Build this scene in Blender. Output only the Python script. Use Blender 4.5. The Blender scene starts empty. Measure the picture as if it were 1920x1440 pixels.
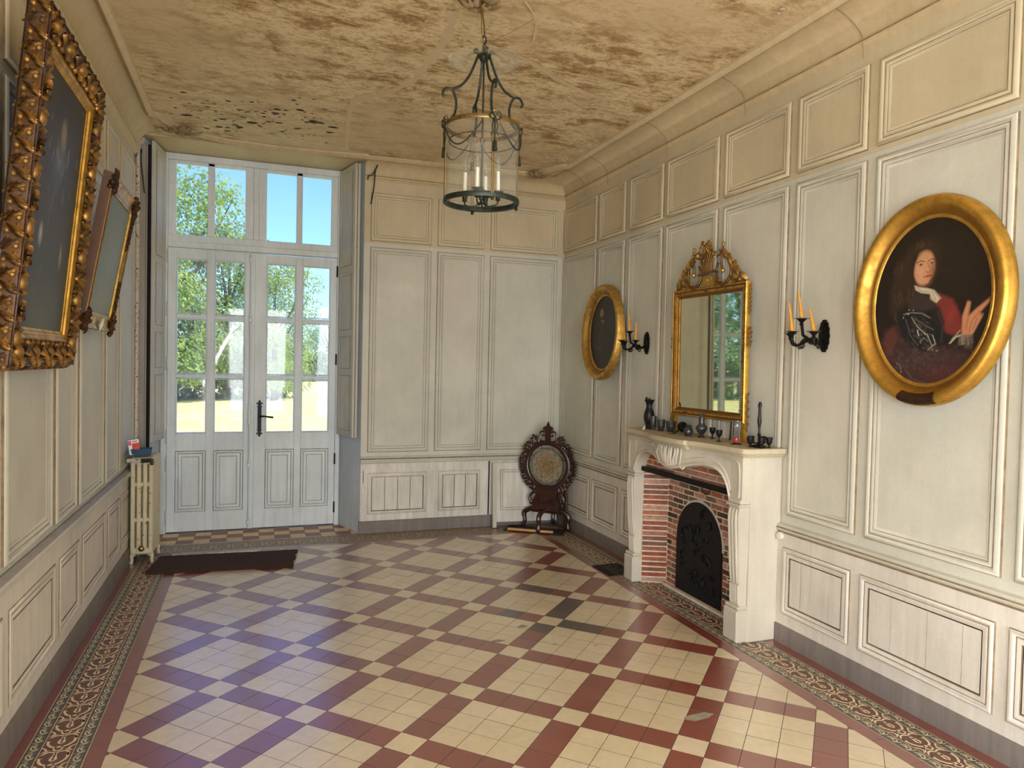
import bpy, math, random
import numpy as np
from mathutils import Vector, Matrix
rnd = random.Random(7)
pi = math.pi
sc = bpy.context.scene

# ------------------------------------------------------------------ camera
def make_camera():
    yaw, pit, rol = math.radians(19.9483), math.radians(-1.5680), math.radians(1.2576)
    cy, sy, cp, sp = math.cos(yaw), math.sin(yaw), math.cos(pit), math.sin(pit)
    fw = Vector((sy*cp, cy*cp, sp)); r = Vector((cy, -sy, 0)); u = r.cross(fw)
    r2 = math.cos(rol)*r + math.sin(rol)*u; u2 = -math.sin(rol)*r + math.cos(rol)*u
    cd = bpy.data.cameras.new('camera'); cam = bpy.data.objects.new('camera', cd)
    sc.collection.objects.link(cam)
    m = Matrix((r2, u2, -fw)).transposed().to_4x4(); m.translation = (0, 0, 1.663)
    cam.matrix_world = m
    cd.sensor_width = 36; cd.lens = 1328.41/1920*36; cd.clip_end = 500; cd.clip_start = 0.05
    sc.camera = cam
make_camera()
# ------------------------------------------------------------------ world, sun, daylight, exposure
w = bpy.data.worlds.new('world'); sc.world = w; w.use_nodes = True
nt = w.node_tree; nt.nodes.clear()
sky = nt.nodes.new('ShaderNodeTexSky'); sky.sky_type = 'NISHITA'; sky.sun_disc = False
sky.sun_elevation = math.radians(52); sky.sun_rotation = math.radians(115)
sky.air_density = 1.0; sky.dust_density = 0.3; sky.ozone_density = 1.6
bg = nt.nodes.new('ShaderNodeBackground'); bg.inputs['Strength'].default_value = 0.27
ow = nt.nodes.new('ShaderNodeOutputWorld')
tn = nt.nodes.new('ShaderNodeMix'); tn.data_type = 'RGBA'; tn.blend_type = 'MULTIPLY'; tn.inputs[0].default_value = 1; tn.inputs[7].default_value = (.48, .70, 1.15, 1)
nt.links.new(sky.outputs[0], tn.inputs[6]); nt.links.new(tn.outputs[2], bg.inputs[0]); nt.links.new(bg.outputs[0], ow.inputs[0])

def light(name, typ, loc, rot, energy, color, **k):
    d = bpy.data.lights.new(name, typ); d.energy = energy; d.color = color
    for a, b in k.items(): setattr(d, a, b)
    o = bpy.data.objects.new(name, d); sc.collection.objects.link(o)
    o.location = loc; o.rotation_euler = rot
    return o
SUN = light('sun', 'SUN', (30, -15, 40), (math.radians(40), 0, math.radians(62)), 5.5, (1.0, 0.93, 0.80), angle=math.radians(0.6))
# area lamps added at the unseen back and left windows to brighten the room
light('daylight', 'AREA', (0.05, -3.12, 1.6), (math.radians(66), 0, 0), 118, (0.92, 0.96, 1.0), shape='RECTANGLE', size=1.25, size_y=2.6)
light('daylight', 'AREA', (2.05, -3.12, 1.6), (math.radians(66), 0, 0), 118, (0.92, 0.96, 1.0), shape='RECTANGLE', size=1.25, size_y=2.9)
light('daylight', 'AREA', (-0.90, -1.2, 1.35), (math.radians(64), 0, math.radians(-90)), 205, (0.92, 0.96, 1.0), shape='RECTANGLE', size=1.4, size_y=2.2)  # unseen left lamp added to brighten the right wall and mantel
# the glazed door: sky seen through it, guided to the opening
light('door_daylight', 'AREA', (0.0, 7.62, 1.9), (math.radians(-90), 0, 0), 1, (1, 1, 1), shape='RECTANGLE', size=1.6, size_y=3.3)
bpy.data.objects['door_daylight'].data.cycles.is_portal = True
vs = sc.view_settings
sc.display_settings.display_device = 'sRGB'
vs.view_transform = 'Standard'; vs.look = 'None'; vs.exposure = 0.38; vs.gamma = 1.0; vs.use_curve_mapping = False
sc.cycles.max_bounces = 10; sc.cycles.diffuse_bounces = 5; sc.cycles.glossy_bounces = 4
sc.cycles.transparent_max_bounces = 16; sc.cycles.caustics_reflective = False; sc.cycles.caustics_refractive = False
sc.cycles.sample_clamp_indirect = 6.0
sc.cycles.use_denoising = True

# ------------------------------------------------------------------ mesh helpers
class M:
    """collects geometry of one part"""
    def __init__(s): s.v = []; s.f = []; s.m = []; s.c = None
    def add(s, vs_, fs, mi=0):
        b = len(s.v); s.v += [tuple(p) for p in vs_]
        for f in fs: s.f.append(tuple(i+b for i in f)); s.m.append(mi)
        return s
    def box(s, x0, x1, y0, y1, z0, z1, mi=0, X=None):
        p = [(x, y, z) for x in (x0, x1) for y in (y0, y1) for z in (z0, z1)]
        if X: p = [X @ Vector(q) for q in p]
        return s.add(p, [(0,1,3,2),(4,6,7,5),(0,4,5,1),(2,3,7,6),(0,2,6,4),(1,5,7,3)], mi)
    def bbox(s, x0, x1, y0, y1, z0, z1, b=.004, mi=0, X=None):
        # box with chamfered edges
        cx, cy, cz = (x0+x1)/2, (y0+y1)/2, (z0+z1)/2; hx, hy, hz = abs(x1-x0)/2, abs(y1-y0)/2, abs(z1-z0)/2
        b = min(b, hx*.9, hy*.9, hz*.9); pts = []
        for sx in (-1, 1):
            for sy in (-1, 1):
                for sz in (-1, 1):
                    for ax in range(3):
                        q = [hx-b, hy-b, hz-b]; q[ax] = [hx, hy, hz][ax]
                        pts.append((cx+sx*q[0], cy+sy*q[1], cz+sz*q[2]))
        def I(a, b_, c, ax): return ((a*2+b_)*2+c)*3+ax
        F = []
        for a in (0, 1):
            F.append((I(a,0,0,0), I(a,1,0,0), I(a,1,1,0), I(a,0,1,0)))
            F.append((I(0,a,0,1), I(1,a,0,1), I(1,a,1,1), I(0,a,1,1)))
            F.append((I(0,0,a,2), I(1,0,a,2), I(1,1,a,2), I(0,1,a,2)))
            for c in (0, 1):
                F.append((I(a,c,0,0), I(a,c,1,0), I(a,c,1,1), I(a,c,0,1)))
                F.append((I(a,0,c,0), I(a,1,c,0), I(a,1,c,2), I(a,0,c,2)))
                F.append((I(0,a,c,1), I(1,a,c,1), I(1,a,c,2), I(0,a,c,2)))
                for d in (0, 1): F.append((I(a,c,d,0), I(a,c,d,1), I(a,c,d,2)))
        if X: pts = [X @ Vector(q) for q in pts]
        return s.add(pts, F, mi)
    def prism(s, poly, f0, f1, mi=0):
        """poly: 2d outline, f0/f1 map (a,b)->3d for the two end faces"""
        n = len(poly); p = [f0(a, b) for a, b in poly]+[f1(a, b) for a, b in poly]
        F = [tuple(range(n))[::-1], tuple(range(n, 2*n))]+[(i, (i+1) % n, n+(i+1) % n, n+i) for i in range(n)]
        return s.add(p, F, mi)
    def lathe(s, prof, c=(0,0,0), seg=32, mi=0, X=None, ang=2*pi, sx=1, sy=1, mis=None):
        n = len(prof); full = abs(ang-2*pi) < 1e-6; k = seg if full else seg+1; p = []
        for i in range(k):
            a = ang*i/seg
            for r, z in prof: p.append((c[0]+r*math.cos(a)*sx, c[1]+r*math.sin(a)*sy, c[2]+z))
        if X: p = [X @ Vector(q) for q in p]
        b = len(s.v); s.v += [tuple(q) for q in p]
        for i in range(seg):
            j = (i+1) % k
            for q in range(n-1):
                s.f.append((b+i*n+q, b+j*n+q, b+j*n+q+1, b+i*n+q+1)); s.m.append(mis[q] if mis else mi)
        return s
    def tube(s, path, r, seg=8, mi=0, closed=False, cap=True, flat=None):
        path = [Vector(p) for p in path]; n = len(path)
        R = r if isinstance(r, (list, tuple)) else [r]*n
        pts = []; up = None
        for i in range(n):
            a = path[(i-1) % n] if (closed or i > 0) else path[i]; b = path[(i+1) % n] if (closed or i < n-1) else path[i]
            t = (b-a); t = t.normalized() if t.length > 1e-9 else Vector((0,0,1))
            if up is None:
                up = Vector((0,0,1)) if abs(t.z) < .9 else Vector((1,0,0))
            sd = t.cross(up)
            if sd.length < 1e-6: sd = t.orthogonal()
            sd.normalize(); up = sd.cross(t).normalized()
            for k in range(seg):
                an = 2*pi*k/seg
                ca, sa = math.cos(an)*R[i], math.sin(an)*R[i]*(flat or 1)
                pts.append(path[i]+sd*ca+up*sa)
        F = []
        for i in range(n if closed else n-1):
            j = (i+1) % n
            for k in range(seg):
                l = (k+1) % seg; F.append((i*seg+k, i*seg+l, j*seg+l, j*seg+k))
        if cap and not closed: F += [tuple(range(seg))[::-1], tuple(range((n-1)*seg, n*seg))]
        return s.add(pts, F, mi)
    def rings(s, rects, fmap, mis):
        """rects: list of (inset, height); mapped rectangular mitred moulding"""
        (u0, u1, v0, v1), prof = rects
        p = []
        for d, h in prof:
            for a, b in ((u0+d, v0+d), (u1-d, v0+d), (u1-d, v1-d), (u0+d, v1-d)): p.append(fmap(a, b, h))
        b = len(s.v); s.v += [tuple(q) for q in p]
        for i in range(len(prof)-1):
            for k in range(4):
                l = (k+1) % 4; s.f.append((b+i*4+k, b+i*4+l, b+i*4+4+l, b+i*4+4+k)); s.m.append(mis[i])
        return s
    def sweep(s, prof, path, side, up=Vector((0,0,1)), closed=False, mi=0, mis=None):
        """prof (a,b): a along side normal (left of travel*side), b along up; mitred"""
        path = [Vector(q) for q in path]; n = len(path); pts = []
        for i in range(n):
            a = path[i-1] if (closed or i) else None; b = path[(i+1) % n] if (closed or i < n-1) else None
            t1 = (path[i]-a).normalized() if a is not None else None; t2 = (b-path[i]).normalized() if b is not None else None
            if t1 is None: t1 = t2
            if t2 is None: t2 = t1
            n1 = up.cross(t1).normalized()*side; n2 = up.cross(t2).normalized()*side
            nn = (n1+n2).normalized(); sca = 1/max(.3, nn.dot(n1))
            for x, y in prof: pts.append(path[i]+nn*x*sca+up*y)
        k = len(prof); b0 = len(s.v); s.v += [tuple(q) for q in pts]
        for i in range(n if closed else n-1):
            j = (i+1) % n
            for q in range(k-1):
                s.f.append((b0+i*k+q, b0+j*k+q, b0+j*k+q+1, b0+i*k+q+1)); s.m.append(mis[q] if mis else mi)
        return s
    def ball(s, c, r, seg=12, mi=0, sx=1, sy=1, sz=1, X=None):
        pr = [(r*math.sin(pi*i/(seg//2)), -r*math.cos(pi*i/(seg//2))*sz) for i in range(seg//2+1)]
        if X is not None: return s.lathe(pr, (0,0,0), seg, mi, Matrix.Translation(c) @ X, sx=sx, sy=sy)
        return s.lathe(pr, c, seg, mi, sx=sx, sy=sy)
    def grid(s, fn, nu, nv, mi=0, closeu=False):
        p = [fn(i/nu, j/nv) for i in range(nu+1) for j in range(nv+1)]
        F = [(i*(nv+1)+j, (i+1)*(nv+1)+j, (i+1)*(nv+1)+j+1, i*(nv+1)+j+1) for i in range(nu) for j in range(nv)]
        return s.add(p, F, mi)
    def build(s, name, mats, parent=None, smooth=35, loc=None, rot=None, col=None, recalc=False):
        me = bpy.data.meshes.new(name); me.from_pydata(s.v, [], s.f)
        if not isinstance(mats, (list, tuple)): mats = [mats]
        for m in mats: me.materials.append(m)
        me.polygons.foreach_set('material_index', s.m)
        if col is not None:
            at = me.color_attributes.new('Col', 'FLOAT_COLOR', 'POINT' if len(col) == len(s.v) else 'CORNER')
            if len(col) != len(s.v):
                out = []
                for f, c in zip(s.f, col): out += list(c)*len(f)
                at.data.foreach_set('color', np.array(out, 'f'))
            else: at.data.foreach_set('color', np.array(col, 'f').ravel())
        me.validate()
        import bmesh
        bm = bmesh.new(); bm.from_mesh(me)
        if recalc or True: bmesh.ops.recalc_face_normals(bm, faces=bm.faces) if recalc else None
        if smooth:
            for f in bm.faces: f.smooth = True
            for e in bm.edges:
                if len(e.link_faces) == 2 and e.calc_face_angle(0) > math.radians(smooth): e.smooth = False
        bm.to_mesh(me); bm.free(); me.update()
        o = bpy.data.objects.new(name, me); sc.collection.objects.link(o)
        if parent: o.parent = parent
        if loc: o.location = loc
        if rot: o.rotation_euler = rot
        return o
def tag(o, label=None, cat=None, group=None, kind=None):
    if label: o['label'] = label
    if cat: o['category'] = cat
    if group: o['group'] = group
    if kind: o['kind'] = kind
    return o
def empty(name, loc=(0,0,0), rot=(0,0,0), label=None, cat=None, group=None, kind=None, parent=None):
    o = bpy.data.objects.new(name, None); sc.collection.objects.link(o); o.location = loc; o.rotation_euler = rot
    o.empty_display_size = .1
    if parent: o.parent = parent
    return tag(o, label, cat, group, kind)
def dup(root, loc=None, rot=None, label=None):
    r = root.copy(); sc.collection.objects.link(r)
    if loc is not None: r.location = loc
    if rot is not None: r.rotation_euler = rot
    if label: r['label'] = label
    for ch in list(root.children):
        c = ch.copy(); sc.collection.objects.link(c); c.parent = r
        for g in list(ch.children):
            d = g.copy(); sc.collection.objects.link(d); d.parent = c
    return r
def smoothpath(pts, n=6, closed=False):
    pts = [Vector(p) for p in pts]; N = len(pts); out = []
    rng = range(N) if closed else range(N-1)
    for i in rng:
        p0 = pts[(i-1) % N] if (closed or i > 0) else pts[i]; p1 = pts[i]; p2 = pts[(i+1) % N]
        p3 = pts[(i+2) % N] if (closed or i < N-2) else p2
        for k in range(n):
            t = k/n
            out.append(.5*((2*p1)+(p2-p0)*t+(2*p0-5*p1+4*p2-p3)*t*t+(3*p1-p0-3*p2+p3)*t**3))
    if not closed: out.append(pts[-1])
    return out

# ------------------------------------------------------------------ materials
def s2l(c):
    c = [x/255 for x in c[:3]]
    return tuple((x/12.92 if x <= .04045 else ((x+.055)/1.055)**2.4) for x in c)+(1,)
def mat(name):
    m = bpy.data.materials.new(name); m.use_nodes = True; t = m.node_tree; t.nodes.clear()
    o = t.nodes.new('ShaderNodeOutputMaterial'); p = t.nodes.new('ShaderNodeBsdfPrincipled')
    t.links.new(p.outputs[0], o.inputs[0])
    return m, t, p, o
def N(t, typ, **k):
    n = t.nodes.new(typ)
    for a, b in k.items():
        if a.startswith('i_'): n.inputs[a[2:].replace('_', ' ')].default_value = b
        else: setattr(n, a, b)
    return n
def noise(t, scale, detail=5, rough=.55, vec=None, sc3=None, dist=0):
    n = N(t, 'ShaderNodeTexNoise'); n.inputs['Scale'].default_value = scale; n.inputs['Detail'].default_value = detail
    n.inputs['Roughness'].default_value = rough; n.inputs['Distortion'].default_value = dist
    g = N(t, 'ShaderNodeTexCoord')
    if sc3:
        mp = N(t, 'ShaderNodeMapping'); mp.inputs['Scale'].default_value = sc3
        t.links.new(g.outputs['Object'], mp.inputs[0]); t.links.new(mp.outputs[0], n.inputs['Vector'])
    else: t.links.new(g.outputs['Object'], n.inputs['Vector'])
    return n.outputs['Fac']
def ramp(t, fac, stops, interp='LINEAR'):
    r = N(t, 'ShaderNodeValToRGB'); r.color_ramp.interpolation = interp
    e = r.color_ramp.elements
    while len(e) < len(stops): e.new(.5)
    for k, (p, c) in enumerate(stops): e[k].position = p; e[k].color = c
    t.links.new(fac, r.inputs[0]); return r.outputs[0]
def mix(t, fac, a, b, mode='MIX'):
    m = N(t, 'ShaderNodeMix', data_type='RGBA', blend_type=mode)
    for sock, val in ((m.inputs[0], fac), (m.inputs[6], a), (m.inputs[7], b)):
        if hasattr(val, 'links') or hasattr(val, 'node'): t.links.new(val, sock)
        else: sock.default_value = val
    return m.outputs[2]
def bump(t, p, h, strength=.3, dist=.01):
    b = N(t, 'ShaderNodeBump'); b.inputs['Strength'].default_value = strength; b.inputs['Distance'].default_value = dist
    t.links.new(h, b.inputs['Height']); t.links.new(b.outputs[0], p.inputs['Normal'])
W1 = (1,1,1,1); B0 = (0,0,0,1)
def simple(name, c, rough=.6, metal=0, var=.12, scale=12, bs=0, spec=.5, coat=0, dark=None):
    m, t, p, o = mat(name); c = s2l(c)
    f = noise(t, scale)
    lo = tuple(x*(1-var) for x in c[:3])+(1,); hi = tuple(min(1, x*(1+var)) for x in c[:3])+(1,)
    col = ramp(t, f, [(.3, lo), (.7, hi)])
    if dark:
        f2 = noise(t, scale*2.3, 6, .65); col = mix(t, ramp(t, f2, [(dark[1], B0), (dark[1]+.06, W1)]), col, s2l(dark[0]))
    t.links.new(col, p.inputs['Base Color']); p.inputs['Roughness'].default_value = rough; p.inputs['Metallic'].default_value = metal
    p.inputs['Specular IOR Level'].default_value = spec; p.inputs['Coat Weight'].default_value = coat
    if bs: bump(t, p, noise(t, scale*4), bs, .004)
    return m
def paint(name, c, pink=None, streak=.10, rough=.62, chips=None, spec=.35):
    """old matt paint on boards: patches, vertical brush streaks, small chips"""
    m, t, p, o = mat(name); c = s2l(c)
    f = noise(t, 1.6, 6, .6); st = noise(t, 7, 4, .6, sc3=(3.5, 3.5, .35)); fine = noise(t, 60, 3)
    lo = tuple(x*.86 for x in c[:3])+(1,); hi = tuple(min(1, x*1.07) for x in c[:3])+(1,)
    col = ramp(t, f, [(.32, lo), (.68, hi)])
    g = 1-streak*2
    col = mix(t, 1.0, col, ramp(t, st, [(.3, (g, g*.985, g*.96, 1)), (.65, W1)]), 'MULTIPLY')
    col = mix(t, 1.0, col, ramp(t, fine, [(.3, (.95, .95, .94, 1)), (.7, W1)]), 'MULTIPLY')
    if pink:
        col = mix(t, ramp(t, noise(t, 1.1, 3, .5, sc3=(1.3, 1.1, .8)), [(.55, B0), (.75, (.55,.55,.55,1))]), col, s2l(pink))
    if chips:
        col = mix(t, ramp(t, noise(t, 38, 7, .72), [(chips[1], B0), (chips[1]+.03, W1)]), col, s2l(chips[0]))
    t.links.new(col, p.inputs['Base Color']); p.inputs['Roughness'].default_value = rough
    p.inputs['Specular IOR Level'].default_value = spec
    bump(t, p, noise(t, 25, 6, .6), .18, .004)
    return m
def attrmat(name, rough=.5, var=.12, scale=30, spec=.5, coat=0, bs=.1, metal=0, crough=.2, big=None, cior=1.5):
    m, t, p, o = mat(name)
    a = N(t, 'ShaderNodeVertexColor'); a.layer_name = 'Col'
    f = noise(t, scale, 6, .6)
    col = mix(t, 1.0, a.outputs[0], ramp(t, f, [(.3, (1-var,)*3+(1,)), (.7, (1,1,1,1))]), 'MULTIPLY')
    if big: col = mix(t, 1.0, col, ramp(t, noise(t, big[0], 6, .62), [(.35, (big[1],big[1]*.97,big[1]*.93,1)), (.62, W1)]), 'MULTIPLY')
    t.links.new(col, p.inputs['Base Color']); p.inputs['Roughness'].default_value = rough; p.inputs['Metallic'].default_value = metal
    p.inputs['Specular IOR Level'].default_value = spec; p.inputs['Coat Weight'].default_value = coat; p.inputs['Coat Roughness'].default_value = crough; p.inputs['Coat IOR'].default_value = cior
    if bs: bump(t, p, noise(t, scale*1.5, 5), bs, .003)
    return m
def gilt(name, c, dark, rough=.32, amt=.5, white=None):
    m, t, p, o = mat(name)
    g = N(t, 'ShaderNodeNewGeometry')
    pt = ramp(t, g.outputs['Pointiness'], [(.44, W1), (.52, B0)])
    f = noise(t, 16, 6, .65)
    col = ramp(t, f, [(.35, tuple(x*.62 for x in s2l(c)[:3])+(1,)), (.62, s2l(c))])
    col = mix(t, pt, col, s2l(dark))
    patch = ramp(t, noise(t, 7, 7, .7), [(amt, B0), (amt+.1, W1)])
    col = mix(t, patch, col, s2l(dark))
    met = ramp(t, noise(t, 7, 7, .7), [(amt, (.85,)*3+(1,)), (amt+.1, (.25,)*3+(1,))])
    if white:
        wf = ramp(t, noise(t, 31, 6, .7), [(white, B0), (white+.02, W1)]); col = mix(t, wf, col, s2l((225,215,195)))
        met = mix(t, wf, met, B0)
    t.links.new(col, p.inputs['Base Color']); t.links.new(met, p.inputs['Metallic'])
    t.links.new(ramp(t, f, [(.3, (rough+.25,)*3+(1,)), (.7, (rough,)*3+(1,))]), p.inputs['Roughness'])
    bump(t, p, noise(t, 45, 6, .6), .25, .004)
    return m
def glass(name, tint=(1,1,1,1), haze=.04, rough=.02, ior=1.45, hz=(.85,.88,.9,1)):
    m, t, p, o = mat(name); t.nodes.remove(p)
    tr = N(t, 'ShaderNodeBsdfTransparent'); tr.inputs[0].default_value = tint
    gl = N(t, 'ShaderNodeBsdfGlossy'); gl.inputs['Roughness'].default_value = rough
    lw = N(t, 'ShaderNodeLayerWeight'); lw.inputs[0].default_value = .5
    pw = N(t, 'ShaderNodeMath', operation='POWER'); t.links.new(lw.outputs['Facing'], pw.inputs[0]); pw.inputs[1].default_value = 4.5
    fr = N(t, 'ShaderNodeMath', operation='MULTIPLY_ADD'); t.links.new(pw.outputs[0], fr.inputs[0]); fr.inputs[1].default_value = .75; fr.inputs[2].default_value = .055
    mx = N(t, 'ShaderNodeMixShader'); t.links.new(fr.outputs[0], mx.inputs[0]); t.links.new(tr.outputs[0], mx.inputs[1]); t.links.new(gl.outputs[0], mx.inputs[2])
    df = N(t, 'ShaderNodeBsdfDiffuse'); df.inputs[0].default_value = hz
    tl = N(t, 'ShaderNodeBsdfTranslucent'); tl.inputs[0].default_value = hz
    a = N(t, 'ShaderNodeAddShader'); t.links.new(df.outputs[0], a.inputs[0]); t.links.new(tl.outputs[0], a.inputs[1])
    m2 = N(t, 'ShaderNodeMixShader')
    t.links.new(ramp(t, noise(t, 3.5, 6, .7, sc3=(1,1,.5)), [(.4, (haze*.3,)*3+(1,)), (.75, (haze*2,)*3+(1,))]), m2.inputs[0])
    t.links.new(mx.outputs[0], m2.inputs[1]); t.links.new(a.outputs[0], m2.inputs[2]); t.links.new(m2.outputs[0], o.inputs[0])
    return m
MT = dict(
    wall=paint('wall paint', (208,206,191), pink=(216,202,189), streak=.018),
    rail=paint('rail paint', (207,204,189), streak=.02, chips=((120,100,75), .74)),
    grime=simple('grime in groove', (138,118,90), .9, var=.35, scale=18),
    dado=paint('dado paint', (224,217,204), streak=.06, chips=((120,105,85), .77)),
    dado_far=paint('chalky white paint', (232,226,214), streak=.12, chips=((110,95,80), .73)),
    base=paint('grey baseboard paint', (132,123,116), streak=.12, chips=((70,55,48), .70)),
    door=paint('door paint', (226,233,236), streak=.05, chips=((120,115,105), .78)),
    shutter=paint('shutter paint', (205,200,186), streak=.06, chips=((110,100,85), .74)),
    jamb=paint('jamb plaster', (206,216,222), streak=.05),
    greyboard=paint('grey board', (168,160,150), streak=.08),
    crack=simple('dark crack', (60,45,32), .9),
    dark=simple('dark void', (16,14,16), .95),
    stone=paint('mantel limestone', (210,202,184), pink=(225,205,185), streak=.04, chips=((250,246,236), .72)),
    shelf=paint('mantel shelf stone', (200,188,160), streak=.05, chips=((150,130,95), .68)),
    mortar=simple('mortar', (214,194,174), .9, var=.15, scale=30, bs=.4),
    brick=attrmat('brick', .9, .45, 26, spec=.2, bs=.6),
    tile=attrmat('cement tile', .42, .13, 22, spec=.6, coat=1.0, crough=.25, cior=2.2, bs=.06, big=(1.7, .88)),
    grout=simple('grout', (84,68,54), .9),
    iron=simple('black iron', (24,21,19), .5, .6, .4, 20, bs=.3),
    soot=simple('sooted iron plate', (14,13,13), .55, .3, .5, 9, bs=.8),
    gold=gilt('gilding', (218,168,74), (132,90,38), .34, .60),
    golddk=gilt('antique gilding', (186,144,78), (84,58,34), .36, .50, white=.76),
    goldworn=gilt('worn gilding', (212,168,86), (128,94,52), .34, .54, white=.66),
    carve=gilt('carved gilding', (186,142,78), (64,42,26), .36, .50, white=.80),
    frwood=simple('frame wood', (92,64,42), .6, var=.25, scale=14, dark=((60,38,24), .66)),
    wood=simple('dark carved wood', (50,22,16), .32, var=.45, scale=16, spec=.6, bs=.3),
    board=simple('brown board', (84,60,38), .6, var=.3, scale=9),
    pine=simple('pale pine', (206,150,88), .6, var=.15),
    pewter=simple('pewter', (88,88,86), .38, .75, .3, 22),
    pewterdk=simple('blackened pewter', (40,38,40), .40, .6, .4, 20),
    bronze=simple('green bronze', (52,58,50), .45, .6, .4, 30),
    brass=simple('aged brass', (140,116,70), .36, .85, .3, 30),
    wax=simple('ochre wax', (214,150,52), .45, var=.18, scale=30, spec=.5),
    white=simple('white plastic', (235,232,222), .4, var=.05),
    mirror=None,
    rad=paint('radiator enamel', (214,202,168), streak=.05, rough=.4, chips=((110,66,40), .60), spec=.5),
    pipe=paint('pipe paint', (216,202,178), streak=.03, rough=.5, chips=((58,34,22), .56)),
    mat=simple('coir mat', (58,34,24), .95, var=.35, scale=90, bs=1),
    bluebox=simple('blue plastic', (52,84,108), .45, var=.1), red=simple('red print', (214,52,44), .4, var=.1),
    pink=simple('pink print', (220,70,110), .4, var=.08), green=simple('teal print', (60,110,95), .5),
    sand=simple('red sand', (190,18,34), .6, var=.2), ceramic=simple('porcelain', (224,216,196), .2, var=.05),
    bulb=glass('bulb glass', (.90,.92,.90,1), .05, .02), glass=glass('lantern glass', (.96,.97,.94,1), .055, .02, 1.5),
    pane=glass('window glass', (.98,.99,.98,1), .07, .03),
    bark=simple('bark', (92,76,58), .9), web=simple('cobweb', (225,225,220), .9),
    ceil=None, canvas=attrmat('oil paint', .42, .10, 60, spec=.5, bs=.15),
    gongm=None, matdk=simple('dark floor board', (44,30,26), .7, var=.3),
)
def mk_mirror():
    m, t, p, o = mat('old mirror'); f = noise(t, 9, 8, .75)
    t.links.new(ramp(t, f, [(.60, s2l((206,204,178))), (.78, s2l((120,112,80)))]), p.inputs['Base Color'])
    p.inputs['Metallic'].default_value = 1; p.inputs['Roughness'].default_value = .025
    return m
MT['mirror'] = mk_mirror()
def mk_gong():
    m, t, p, o = mat('hammered bronze gong'); f = noise(t, 40, 6, .7)
    n = N(t, 'ShaderNodeTexGradient', gradient_type='SPHERICAL'); g = N(t, 'ShaderNodeTexCoord'); mp = N(t, 'ShaderNodeMapping')
    mp.inputs['Scale'].default_value = (4.8, 4.8, 4.8); t.links.new(g.outputs['Object'], mp.inputs[0]); t.links.new(mp.outputs[0], n.inputs[0])
    ring = ramp(t, n.outputs[1], [(0, s2l((132,136,118))), (.3, s2l((156,150,130))), (.5, s2l((160,138,116))), (.75, s2l((142,128,84)))])
    col = mix(t, 1.0, ring, ramp(t, f, [(.35, (.45,.4,.36,1)), (.6, (1.15,1.1,1.05,1))]), 'MULTIPLY')
    t.links.new(col, p.inputs['Base Color']); p.inputs['Metallic'].default_value = .35; p.inputs['Roughness'].default_value = .5
    v = N(t, 'ShaderNodeTexVoronoi'); v.inputs['Scale'].default_value = 70; t.links.new(g.outputs['Object'], v.inputs['Vector'])
    bump(t, p, v.outputs['Distance'], .6, .004); return m
MT['gongm'] = mk_gong()
MT['friezerail'] = paint('yellowed rail paint', (209,197,168), streak=.02, chips=((120,100,75), .74))  # warm bounce on the upper mouldings is put into this colour
MT['yellowed'] = paint('yellowed wall paint', (205,191,160), pink=(207,184,152), streak=.02)  # warm bounce light high on the walls is put into this paint
def mk_ceiling():
    m, t, p, o = mat('stained ceiling plaster')
    a = noise(t, 5.5, 12, .78, sc3=(.75, 1.3, 1), dist=.25); b = noise(t, .7, 5, .6); c = noise(t, 24, 9, .8, sc3=(.7, 1.3, 1))
    col = ramp(t, a, [(.41, s2l((164,130,84))), (.47, s2l((210,184,138))), (.53, s2l((236,216,174)))])
    col = mix(t, 1.0, col, ramp(t, c, [(.42, (.66,.60,.52,1)), (.50, (1,1,1,1))]), 'MULTIPLY')
    col = mix(t, ramp(t, b, [(.44, B0), (.58, (.72,.72,.72,1))]), col, s2l((212,190,150)))
    t.links.new(col, p.inputs['Base Color']); p.inputs['Roughness'].default_value = .75
    bump(t, p, a, .25, .01); return m
MT['ceil'] = mk_ceiling()
MT['ceilband'] = paint('cornice plaster', (206,186,148), streak=.06)
MT['patch'] = paint('filled crack plaster', (226,204,166), streak=.02)

MT['rosette'] = paint('dusty plaster', (150,126,92), streak=.03)
MT['tileflat'] = attrmat('border tile', .55, .13, 22, spec=.4, coat=.5, crough=.35, bs=.06, big=(1.7, .88))
MT['thin'] = simple('cream inlay', (226,208,170), .4, var=.08, spec=.5, coat=.35)
MT['stain'] = simple('grey cement stain', (150,142,122), .7, var=.2)
MT['patchwhite'] = simple('rough white mortar', (206,192,172), .9, var=.25, scale=40, bs=.6)
MT['carvedk'] = gilt('tarnished carving', (104,72,40), (46,30,20), .5, .5)
# ================================================================== the room
XL, XR, YF, ZC = -0.97, 3.06, 6.90, 3.58
YB = -3.2
def wallmap(side):
    if side == 'R': return lambda u, v, h: (XR-h, u, v)
    if side == 'L': return lambda u, v, h: (XL+h, u, v)
    if side == 'F': return lambda u, v, h: (u, YF-h, v)
    return lambda u, v, h: (u, YB+h, v)
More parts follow.
